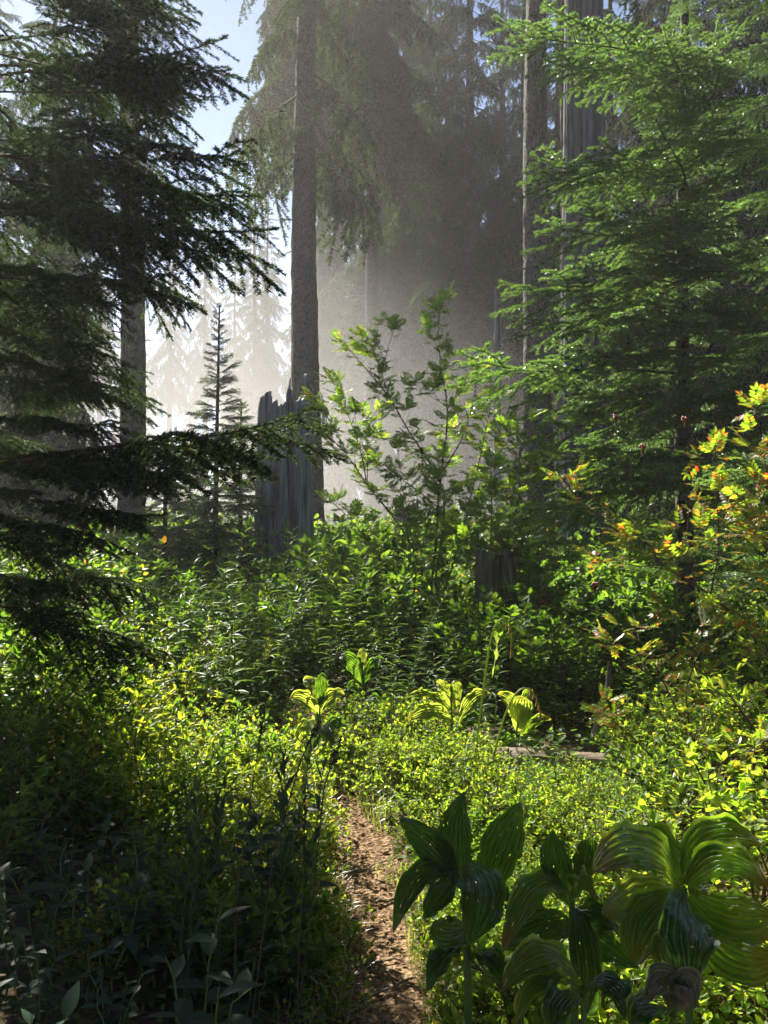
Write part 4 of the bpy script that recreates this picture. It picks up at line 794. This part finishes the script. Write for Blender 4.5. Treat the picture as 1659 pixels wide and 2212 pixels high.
small_helle('glowing yellow-green false hellebore with long leaves curving left', 975, 1480, 4.9, [(985, 1545, 872, 1510, .075, 'hellelit', 0), (985, 1560, 878, 1560, .13, 'hellelit', -.05), (980, 1540, 942, 1475, .10, 'hellelit', .02), (985, 1535, 985, 1470, .09, 'hellelit', .02), (990, 1560, 1060, 1500, .11, 'hellelit', .02), (990, 1580, 1045, 1560, .12, 'helle', -.1), (985, 1590, 975, 1640, .12, 'hellelit', -.12), (990, 1600, 1050, 1620, .1, 'helle', -.1), (980, 1590, 930, 1610, .1, 'helle', -.1)], .7, 13)
small_helle('false hellebore with a rounded lit leaf beside the arching sedge stalks', 1115, 1500, 4.8, [(1125, 1570, 1075, 1500, .11, 'hellelit', 0), (1118, 1560, 1135, 1545, .0, 'helle', 0), (1100, 1575, 1120, 1510, .15, 'hellelit', -.05), (1120, 1570, 1150, 1490, .09, 'helleold', 0), (1125, 1595, 1190, 1555, .08, 'helleold', 0), (1120, 1600, 1080, 1630, .12, 'helle', -.1), (1125, 1600, 1170, 1640, .1, 'helle', -.12)][:1]+[(1120, 1580, 1130, 1505, .17, 'hellelit', -.05), (1120, 1570, 1152, 1490, .09, 'helleold', 0), (1125, 1595, 1190, 1555, .08, 'helleold', 0), (1120, 1600, 1080, 1630, .12, 'helle', -.1), (1125, 1600, 1170, 1640, .1, 'helle', -.12)], .6, 14)

# arching sedge stalks
def sedge(label, pts, leafpts, Y, seed):
    rg = np.random.RandomState(seed); P = np.array([dp(a, b, Y) for a, b in pts]); x0 = P[0][0]; o = empty('sedge', (x0, Y, float(gh(x0, Y)))); tag(o, label, 'plant'); L0 = np.array(o.location); P[0][2] = L0[2]
    n = len(P); k = np.linspace(0, n-1, 40); P = np.stack([np.interp(k, range(n), P[:, i]) for i in range(3)], -1)-L0
    for _ in range(3): P[1:-1] = (P[:-2]+2*P[1:-1]+P[2:])/4
    g = Geo(); tube(g, P, np.linspace(.006, .0035, 40), 6); g.build('stem', M['lime'], o, True)
    for i in (28, 31, 34, 37, 39):
        l = rg.uniform(.03, .06)+(.03 if i == 39 else 0); c = P[i]; g = Geo(); tube(g, np.array([c, c+[.004, 0, -l*.4], c+[.002, 0, -l*.8], c+[-.004, 0, -l]]), [.0015, .006, .006, .002], 6); g.build('spikelet', M['catkin'], o, True)
    for lp in leafpts:
        a, m, b = [dp(q[0], q[1], Y)-L0 for q in lp]; V, q, uv = pleat_leaf(a, m, b, .016, (1, -1, .2), nu=18, nv=5, pleats=0, fold=.3, seed=seed); g = Geo(); g.add(V, q=q); g.build('leaf', M['lime'], o, True)
sedge('tallest arching sedge stalk with drooping brown tassels above the bright bushes', [(1018, 1720), (1030, 1600), (1045, 1480), (1058, 1390), (1068, 1352), (1083, 1335), (1097, 1340), (1106, 1360), (1104, 1395)], [((1066, 1360), (1071, 1400), (1064, 1465))], 4.2, 1)
sedge('shorter arching sedge stalk leaning right past the rounded lit leaf', [(1040, 1720), (1065, 1640), (1085, 1560), (1105, 1510), (1125, 1487), (1145, 1487), (1158, 1505), (1166, 1525)], [], 4.25, 2)

# ------------------------------------------------------------------ grass, litter, low ground cover
def blades(name, kind, xs, ys, hmin, hmax, wd, m, seed, per=1):
    rg = np.random.RandomState(seed); n = len(xs); h = rg.uniform(hmin, hmax, n); az = rg.uniform(0, 6.28, n); b = rg.uniform(.2, .9, n); z = gh(xs, ys)
    d = np.stack([np.cos(az), np.sin(az), 0*az], -1); s = np.stack([-np.sin(az), np.cos(az), 0*az], -1); B = np.stack([xs, ys, z-.005], -1)
    c1 = B+d*(h*b*.25)[:, None]+np.array([0, 0, 1])*(h*.6)[:, None]; c2 = B+d*(h*b)[:, None]+np.array([0, 0, 1])*(h*(1-.35*b))[:, None]
    V = np.stack([B-s*wd, B+s*wd, c1+s*wd*.8, c1-s*wd*.8, c2], 1).reshape(-1, 3); i = np.arange(n)[:, None]*5
    g = Geo(); g.add(V, q=i+np.array([[0, 1, 2, 3]]), t=i+np.array([[3, 2, 4]])); return g.build(name, M[m])
rg = np.random.RandomState(77); x = rg.uniform(-1.4, 1.2, 60000); y = rg.uniform(1.6, 5.6, 60000); d = pathdist(x, y); k = (d > -.02) & (d < .22) & (rg.rand(60000) < np.exp(-np.abs(d-.03)*9)*.8)&(noise2(x*3,y*3,5) > -.15)
tag(blades('grass', 'stuff', x[k], y[k], .04, .16, .0016, 'grass', 1), 'short thin grass fringing the dirt trail', kind='stuff')
# litter on the trail: needles, chips and twigs
g = Geo(); n = 9000; x = rg.uniform(-1.2, .4, n); y = rg.uniform(1.6, 5.4, n); d = pathdist(x, y); k = (d < .1)&((d<-.03)|(rg.rand(n)<.5)); x = x[k]; y = y[k]; n = len(x); az = rg.uniform(0, 6.28, n)
lf = tpl_leaf(.5, .15); D = np.stack([np.cos(az), np.sin(az), rg.normal(0, .2, n)], -1); s = rg.uniform(.005, .022, n)**1.0
g.put(lf, frames(D, np.stack([rg.normal(0, .35, n), rg.normal(0, .35, n), np.ones(n)], -1))*s[:, None, None], np.stack([x, y, gh(x, y)+.012], -1))
n = 5000; x = rg.uniform(-1.2, .4, n); y = rg.uniform(1.6, 5.4, n); k = pathdist(x, y) < .08; x = x[k]; y = y[k]
for a, b in zip(x[:1800], y[:1800]):
    az = rg.uniform(0, 6.28); l = rg.uniform(.015, .05); z = float(gh(a, b))+.014; tube(g, np.array([[a, b, z], [a+math.cos(az)*l, b+math.sin(az)*l, z+rg.uniform(-.003, .008)]]), .0009, 3)
tag(g.build('leaf_litter', M['litter']), 'brown needles and bark chips scattered on the trail', kind='stuff')
# bigger chips, stones and twigs one can tell apart
def chip(x, y, s, label, seed):
    rg = np.random.RandomState(seed); o = empty; P = rg.normal(0, 1, (26, 3)); P = unit(P)*s*np.array([1, .6, .3])*rg.uniform(.75, 1.1, (26, 1))
    import bmesh; bm = bmesh.new(); [bm.verts.new(p) for p in P]; bmesh.ops.convex_hull(bm, input=bm.verts); me = bpy.data.meshes.new('bark_chip'); bm.to_mesh(me); bm.free(); me.materials.append(M['litter'])
    ob = bpy.data.objects.new('bark_chip', me); C.objects.link(ob); ob.location = (x, y, float(gh(x, y))+.012); ob.rotation_euler = (0, 0, rg.uniform(0, 6)); tag(ob, label, 'bark chip', 'bark chips on the trail')
for i in range(60):
    y = rg.uniform(2.2, 4.3); x = float(np.interp(y, PATH[:, 1], PATH[:, 0]))+rg.uniform(-.13, .13); chip(x, y, rg.uniform(.008, .024), 'small brown bark chip lying on the dirt trail', 500+i)
def ground_twig(label, a, b, r, seed):
    rg = np.random.RandomState(seed); q = np.linspace(0, 1, 8)[:, None]; a = np.array(a); b = np.array(b); P = a+(b-a)*q+rg.normal(0, .006, (8, 2)); P = np.concatenate([P, (gh(P[:, 0], P[:, 1])+.012+rg.uniform(0, .012, 8))[:, None]], 1)
    g = Geo(); tube(g, P, np.linspace(r, r*.5, 8), 6); o = g.build('fallen_twig', M['rotwood'], None, True); tag(o, label, 'twig')
ground_twig('fallen twig across the trail, nearest the big leaves', (-.04, 3.12), (.12, 3.25), .006, 1)
ground_twig('curved fallen twig along the far part of the trail', (-.16, 3.35), (.05, 3.55), .004, 2)
ground_twig('fallen twig on the shaded near end of the trail', (-.08, 2.50), (.10, 2.62), .005, 3)
ground_twig('short fallen twig at the left side of the trail', (-.15, 2.85), (-.10, 2.98), .005, 4)
ground_twig('straight fallen twig in the middle of the trail', (-.10, 2.70), (.06, 2.74), .004, 5)
# leafy ground cover under everything
n = 90000; x = rg.uniform(-7, 7, n); y = 1.3+rg.rand(n)**.8*11; k = (np.abs(x) < y*.5+.4)&(pathdist(x, y) > .03); x = x[k]; y = y[k]; n = len(x); h = rg.uniform(.015, .14, n); az = rg.uniform(0, 6.28, n)
g = Geo(); D = np.stack([np.cos(az), np.sin(az), rg.normal(0.1, .25, n)], -1)
g.put(tpl_leaf(.6, .1), frames(D, np.stack([rg.normal(0, .35, n), rg.normal(0, .35, n), np.ones(n)], -1))*(rg.uniform(.018, .04, n)*(1+.08*y))[:, None, None], np.stack([x, y, gh(x, y)+h], -1))
tag(g.build('ground_cover', M['shrub']), 'small leafy ground cover between the bushes', kind='stuff')

# ------------------------------------------------------------------ mist
hv = 0.0016
g = Geo(); X0, X1, Y0, Y1, Z0, Z1 = -131, 131, -61, 151, -2.5, 37
v = [(X0, Y0, Z0), (X1, Y0, Z0), (X1, Y1, Z0), (X0, Y1, Z0), (X0, Y0, Z1), (X1, Y0, Z1), (X1, Y1, Z1), (X0, Y1, Z1)]
g.add(v, q=[(3, 2, 1, 0), (4, 5, 6, 7), (0, 1, 5, 4), (1, 2, 6, 5), (2, 3, 7, 6), (3, 0, 4, 7)])
mh = bpy.data.materials.new('haze'); mh.use_nodes = True; t = mh.node_tree; t.nodes.clear(); o_ = t.nodes.new('ShaderNodeOutputMaterial')
pv = t.nodes.new('ShaderNodeVolumePrincipled'); pv.inputs['Color'].default_value = (.93, .92, .9, 1); pv.inputs['Density'].default_value = hv; pv.inputs['Anisotropy'].default_value = .45
t.links.new(pv.outputs[0], o_.inputs['Volume'])
tag(g.build('haze', mh), kind='stuff')
# the bank of sunlit mist among the middle trees: one body of air that thins smoothly towards its edge
MC = np.array([-3.4, 25.5, 1.8]); MR = np.array([12.2, 10.4, 9.4])
mm = bpy.data.materials.new('mist'); mm.use_nodes = True; t = mm.node_tree; t.nodes.clear(); o_ = t.nodes.new('ShaderNodeOutputMaterial')
p = t.nodes.new('ShaderNodeVolumePrincipled'); p.inputs['Color'].default_value = (.97, .96, .95, 1); p.inputs['Anisotropy'].default_value = .45
tc = t.nodes.new('ShaderNodeTexCoord'); mp = t.nodes.new('ShaderNodeMapping'); mp.vector_type = 'TEXTURE'; mp.inputs['Location'].default_value = MC; mp.inputs['Scale'].default_value = MR
gr = t.nodes.new('ShaderNodeTexGradient'); gr.gradient_type = 'QUADRATIC_SPHERE'; t.links.new(tc.outputs['Object'], mp.inputs[0]); t.links.new(mp.outputs[0], gr.inputs[0])
sq = t.nodes.new('ShaderNodeMath'); sq.operation = 'POWER'; sq.inputs[1].default_value = .62; t.links.new(gr.outputs['Fac'], sq.inputs[0])
nz = t.nodes.new('ShaderNodeTexNoise'); nz.inputs['Scale'].default_value = .22; nz.inputs['Detail'].default_value = 1; t.links.new(tc.outputs['Object'], nz.inputs['Vector'])
n2 = t.nodes.new('ShaderNodeMapRange'); n2.inputs[1].default_value = .3; n2.inputs[2].default_value = .7; n2.inputs[3].default_value = .024; n2.inputs[4].default_value = .055; t.links.new(nz.outputs[0], n2.inputs[0])
de = t.nodes.new('ShaderNodeMath'); de.operation = 'MULTIPLY'; t.links.new(sq.outputs[0], de.inputs[0]); t.links.new(n2.outputs[0], de.inputs[1]); t.links.new(de.outputs[0], p.inputs['Density']); t.links.new(p.outputs[0], o_.inputs['Volume'])
g = Geo(); a = np.linspace(0, 2*math.pi, 33)[:-1]; b = np.linspace(-math.pi/2, math.pi/2, 17)[1:-1]
V = np.stack([np.cos(b)[:, None]*np.cos(a), np.cos(b)[:, None]*np.sin(a), np.sin(b)[:, None]+0*a], -1).reshape(-1, 3); V = np.concatenate([V, [[0, 0, -1], [0, 0, 1]]])*MR*1.02+MC
n_ = 32; i = np.arange(14)[:, None]*n_; j = np.arange(n_)[None]; j2 = (j+1) % n_; q = np.stack([i+j, i+j2, i+n_+j2, i+n_+j], -1).reshape(-1, 4)
k = len(V)-2; g.add(V, q=q, t=[(k, (u+1) % n_, u) for u in range(n_)]+[(k+1, 14*n_+u, 14*n_+(u+1) % n_) for u in range(n_)])
tag(g.build('mist', mm), 'bank of sunlit mist hanging between the middle trunks', kind='stuff')

# ------------------------------------------------------------------ labels that tell the copies apart
bpy.context.view_layer.update()
def proj(o, dz=.35):
    p = o.matrix_world@Vector((0, 0, dz)); 
    return (384+F*p.x/p.y, 512-F*(p.z-EYE)/p.y, p.y) if p.y > .3 else (9999, 9999, 1)
ORD = ['leftmost', 'second', 'third', 'fourth', 'fifth', 'sixth', 'seventh', 'eighth', 'ninth', 'tenth', 'eleventh', 'twelfth', 'thirteenth', 'fourteenth', 'fifteenth', 'sixteenth', 'seventeenth', 'eighteenth', 'nineteenth', 'twentieth']
def relabel(group, base, marks, dz=.35, key='group'):
    """marks: (x, y, words): places in the picture that one can find"""
    cl = {}; members = [o for o in C.objects if o.parent is None and o.get(key) == group]
    for o in members:
        if True:
            x, y, d = proj(o, dz*o.scale[2])
            if not (-90 < x < 858 and -300 < y < 1130):
                if dz < .95:                               # a small plant wholly outside the picture: leave it out
                    for ch in list(o.children): bpy.data.objects.remove(ch)
                    bpy.data.objects.remove(o)
                continue
            k = min(marks, key=lambda m: (m[0]-x)**2+(1.3*(m[1]-y))**2); cl.setdefault(k[2], []).append((x, o, d))
    for where, L in list(cl.items()):
        if len(L) > 12:
            L.sort(key=lambda t: t[2]); h = len(L)//2; del cl[where]; cl[where+', front row'] = L[:h]; cl[where+', back row'] = L[h:]
    for where, L in cl.items():
        L.sort(key=lambda t: t[0]); n = len(L)
        for i, (x, o, _) in enumerate(L):
            if n == 1: o['label'] = f'{base} {where}'
            elif n <= 3: o['label'] = f'{base} {where}, {("left", "right")[i] if n == 2 else ("left", "middle", "right")[i]} one of the {("two", "three")[n-2]}'
            elif i == 0: o['label'] = f'{base} {where}, leftmost there'
            elif i == n-1: o['label'] = f'{base} {where}, rightmost there'
            else: o['label'] = f'{base} {where}, {ORD[min(i, 19)]} from left there'
relabel(gD, 'dark bushy fir', [(360, 480, 'behind the rowan stems'), (430, 480, 'behind the tall rowan'), (500, 480, 'by the misty dead spike'), (560, 480, 'behind the mottled trunk'), (640, 480, 'behind the young fir'), (760, 480, 'at the right edge')], 1)
relabel(gP, 'pale misty conifer', [(20, 480, 'behind the shaded left fir'), (100, 480, 'left of the leftmost trunk'), (165, 480, 'right of the leftmost trunk'), (225, 480, 'behind the pointed sapling'), (280, 480, 'behind the splintered snag'), (345, 480, 'right of the tall grey trunk'), (430, 480, 'far behind the tall rowan'), (520, 480, 'far behind the dead spike'), (600, 480, 'far behind the dead snag')], 1)
relabel(gL, 'misty conifer with crown shaped for shade', [(190, 480, 'behind the pointed sapling'), (300, 480, 'close to the tall grey trunk'), (370, 480, 'behind the rowan stems')], 1)
relabel(gW, 'added shade fir behind the left boughs', [(0, 450, 'at the left edge')], 1)
relabel(gH, 'bright huckleberry bush', [(400, 770, 'at the trail bend'), (400, 850, 'on the trail edge'), (450, 780, 'below the glowing hellebore'), (520, 790, 'below the arching sedge'), (560, 780, 'before the pale log'), (620, 760, 'right of the pale log'), (660, 720, 'under the low autumn rowan'), (720, 700, 'below the autumn rowan'), (750, 660, 'at the right edge'), (480, 860, 'behind the upright dark leaves'), (600, 850, 'behind the hanging leaf'), (700, 830, 'behind the largest rosette'), (700, 770, 'in the right thicket'), (760, 780, 'low at the right edge')], .3)
relabel(gH2, 'low shaded bush', [(410, 930, 'beside the trail'), (460, 960, 'below the upright dark leaves'), (540, 960, 'below the hanging leaf'), (620, 960, 'left of the withered leaves'), (720, 960, 'below the largest rosette')], .15)
relabel('low bushes edging the trail', 'knee-low bush', [(320, 800, 'left of the trail bend'), (375, 800, 'right of the trail bend'), (335, 880, 'on the left trail edge'), (400, 880, 'on the right trail edge'), (330, 960, 'left of the near trail'), (430, 960, 'right of the near trail'), (250, 740, 'behind the dark stalks')], .15)
relabel('low bushes at the end of the trail', 'low small-leaved bush', [(300, 750, 'left of the trail end'), (350, 750, 'at the trail end'), (410, 740, 'right of the trail end')], .15)
relabel(gY, 'yellow-green leafy bush', [(300, 720, 'left of the trail bend'), (250, 740, 'behind the dark stalks'), (200, 700, 'in the sunlit patch'), (130, 700, 'left in the sunlit patch'), (60, 700, 'under the left fir'), (320, 650, 'behind the trail bend')], .45)
relabel('shaded bushes at the left trail edge', 'shaded leafy bush', [(250, 800, 'among the dark stalks'), (310, 850, 'on the left trail edge'), (320, 780, 'at the trail bend')], .3)
relabel('lime shrubs under the left fir', 'lime shrub glowing', [(90, 600, 'under the left fir boughs')], .5)
relabel(gS, 'dark leafy shrub', [(60, 560, 'below the left fir boughs'), (170, 560, 'by the leftmost trunk'), (230, 560, 'below the pointed sapling'), (300, 560, 'below the splintered snag'), (370, 560, 'under the tall rowan'), (440, 560, 'right of the tall rowan'), (500, 560, 'around the split stump'), (580, 560, 'below the dead snag'), (680, 560, 'below the young fir'), (300, 610, 'behind the willowherb'), (420, 610, 'behind the arching sedge')], .8)
relabel('shrubs under the misty trees', 'pale distant shrub', [(60, 540, 'behind the left fir'), (140, 540, 'at the leftmost trunk'), (220, 540, 'around the pointed sapling'), (290, 540, 'behind the splintered snag'), (360, 540, 'in mist behind the rowan'), (430, 540, 'by the squat misty stump'), (500, 540, 'by the misty dead spike'), (570, 540, 'by the dead snag'), (680, 540, 'behind the young fir')], .8)
relabel('shaded shrubs beneath the left fir', 'dark shaded shrub', [(30, 640, 'under the left fir'), (30, 800, 'at the lower left edge'), (120, 720, 'below the left fir boughs')], .5)
relabel('shaded shrubs under the young fir', 'shaded shrub', [(500, 640, 'before the split stump'), (570, 640, 'behind the dead branch'), (650, 620, 'under the young fir'), (740, 620, 'at the right edge')], .5)
relabel(gF, 'arching willowherb', [(120, 620, 'left of the lone tip'), (200, 620, 'behind the sunlit patch'), (260, 620, 'below the splintered snag'), (320, 620, 'above the spiral hellebore'), (390, 620, 'above the trail bend')], .6)
relabel('willowherb behind the fallen log', 'shaded willowherb', [(410, 660, 'left of the sedge'), (480, 660, 'behind the sedge'), (550, 680, 'behind the pale log'), (620, 680, 'by the dead branch')], .5)
relabel('willowherb in the right thicket', 'willowherb stem poking up', [(480, 820, 'behind the upright dark leaves'), (600, 800, 'behind the hanging leaf'), (720, 760, 'in the right thicket')], .3)
relabel('dark stalks before the sunlit patch', 'dark upright leafy stalk', [(180, 780, 'before the sunlit patch'), (240, 800, 'left of the tall seed stalks'), (290, 820, 'close to the trail')], .4)
relabel(gB, 'broad toothed-leaf plant', [(30, 860, 'at the left edge'), (120, 860, 'in the dark lower left'), (220, 860, 'before the dark stalks'), (300, 900, 'beside the near trail'), (60, 980, 'in the lower left corner'), (180, 980, 'at the bottom edge'), (290, 990, 'at the trail bottom')], .35)
relabel('bark chips on the trail', 'brown bark chip', [(355, 810, 'at the far trail'), (365, 850, 'before the trail bend'), (370, 890, 'by the curved twig'), (375, 930, 'left of the pleated leaves'), (385, 980, 'on the near trail'), (385, 1030, 'at the picture bottom')], 0)
